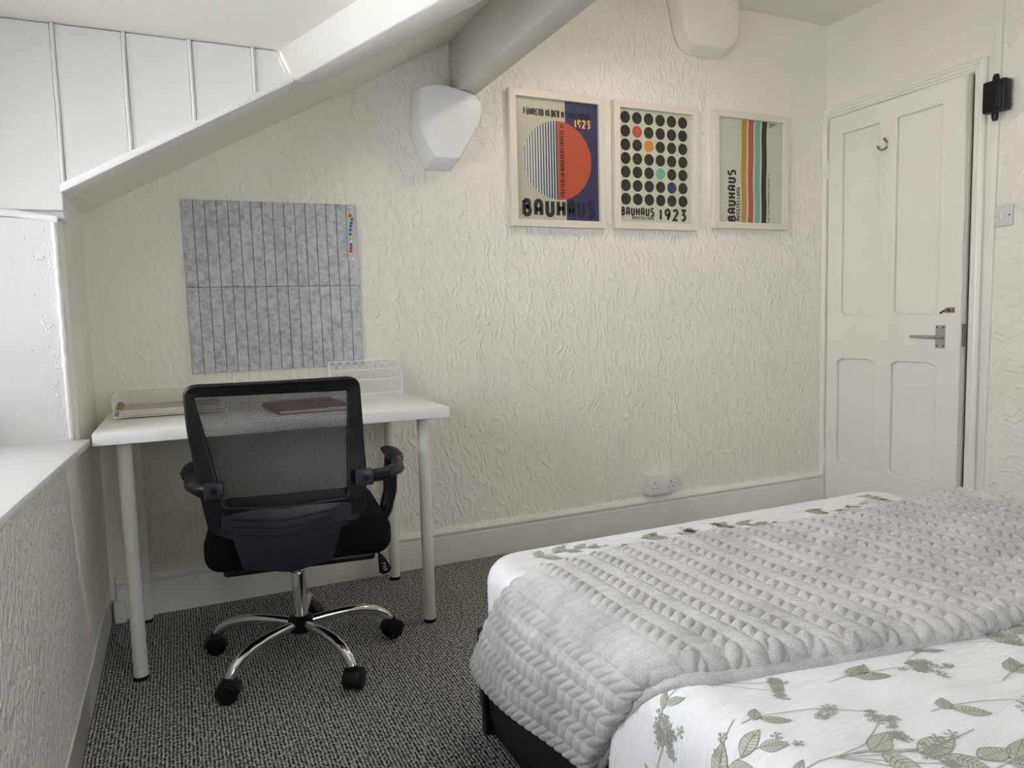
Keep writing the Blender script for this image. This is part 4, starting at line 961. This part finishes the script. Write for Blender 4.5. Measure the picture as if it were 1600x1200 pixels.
# lower folded layer peeping out along the near edge
b = B(); nu2, nv2 = 260, 26; vs = []
for j in range(nv2 + 1):
    t = j / nv2
    for i in range(nu2 + 1):
        u = BU * i / nu2; x, z, nx, nz, h_ = blanket_base(u, 0)
        peek = .012 + .018 * math.exp(-((u - b1 - b2) / .30) ** 2)
        yb2 = near_y(u) + h_ * .10 - peek; q = t * PI * 1.6; Rl = .0105
        if q < PI: yy = yb2 - Rl * math.sin(q); dr_ = Rl * (1 - math.cos(q))
        else: yy = yb2 + (q - PI) * Rl * 2; dr_ = 2 * Rl
        if t < .02: yy = yb2 + .10
        H = puff(u, t * .05) * .003
        o_ = -.014 - dr_ + H
        vs.append((x + nx * o_, yy, z + nz * o_ - .0))
b.add(vs, [(j * (nu2 + 1) + i, (j + 1) * (nu2 + 1) + i, (j + 1) * (nu2 + 1) + i + 1, j * (nu2 + 1) + i + 1) for j in range(nv2) for i in range(nu2)])
b.build('lower_layer', m_fleece, bl, smooth=True, fix=False, auto=180)

# ------------------------------------------------------------------ pendant fitting over the room (above the frame)
pn = thing('pendant_light', 'bulb under a shallow white dome shade hanging near the back wall', 'lamp', (2.25, -.85, 2.457))
b = B(); b.lathe([(.045, 0), (.045, -.012), (.020, -.022), (.020, -.10), (.024, -.105), (.024, -.125)], (0, 0, 0), 24); b.build('lamp_holder', m_socket, pn, smooth=True)
m_shade = mat('white_shade_card', (.80, .78, .72), .8)
tl = N(m_shade, 'ShaderNodeBsdfTranslucent'); tl.inputs['Color'].default_value = (.85, .80, .70, 1); mix = N(m_shade, 'ShaderNodeMixShader'); mix.inputs[0].default_value = .35
L(m_shade, bsdf(m_shade).outputs[0], mix.inputs[1]); L(m_shade, tl.outputs[0], mix.inputs[2]); L(m_shade, mix.outputs[0], m_shade.node_tree.nodes['Material Output'].inputs['Surface'])
b = B(); sh_ = [(.026, -.090), (.060, -.098), (.105, -.135), (.135, -.212)]; k_ = 32
b.add([(r__ * math.cos(2 * PI * j / k_), r__ * math.sin(2 * PI * j / k_), z) for r__, z in sh_ for j in range(k_)], [(i * k_ + j, i * k_ + (j + 1) % k_, (i + 1) * k_ + (j + 1) % k_, (i + 1) * k_ + j) for i in range(3) for j in range(k_)])
b.build('shade', m_shade, pn, smooth=True, fix=False)
m_bulb = bpy.data.materials.new('warm_bulb_glass'); m_bulb.use_nodes = True
bs = bsdf(m_bulb); bs.inputs['Emission Color'].default_value = (1, .84, .66, 1); bs.inputs['Emission Strength'].default_value = 6; bs.inputs['Base Color'].default_value = (1, 1, 1, 1)
tr = N(m_bulb, 'ShaderNodeBsdfTransparent'); mix = N(m_bulb, 'ShaderNodeMixShader'); mix.inputs[0].default_value = .3
L(m_bulb, tr.outputs[0], mix.inputs[1]); L(m_bulb, bs.outputs[0], mix.inputs[2]); L(m_bulb, mix.outputs[0], m_bulb.node_tree.nodes['Material Output'].inputs['Surface'])
b = B(); b.lathe([(.014, -.125), (.020, -.138), (.030, -.160), (.0305, -.178), (.022, -.197), (.006, -.205)], (0, 0, 0), 24); b.build('bulb', m_bulb, pn, smooth=True)
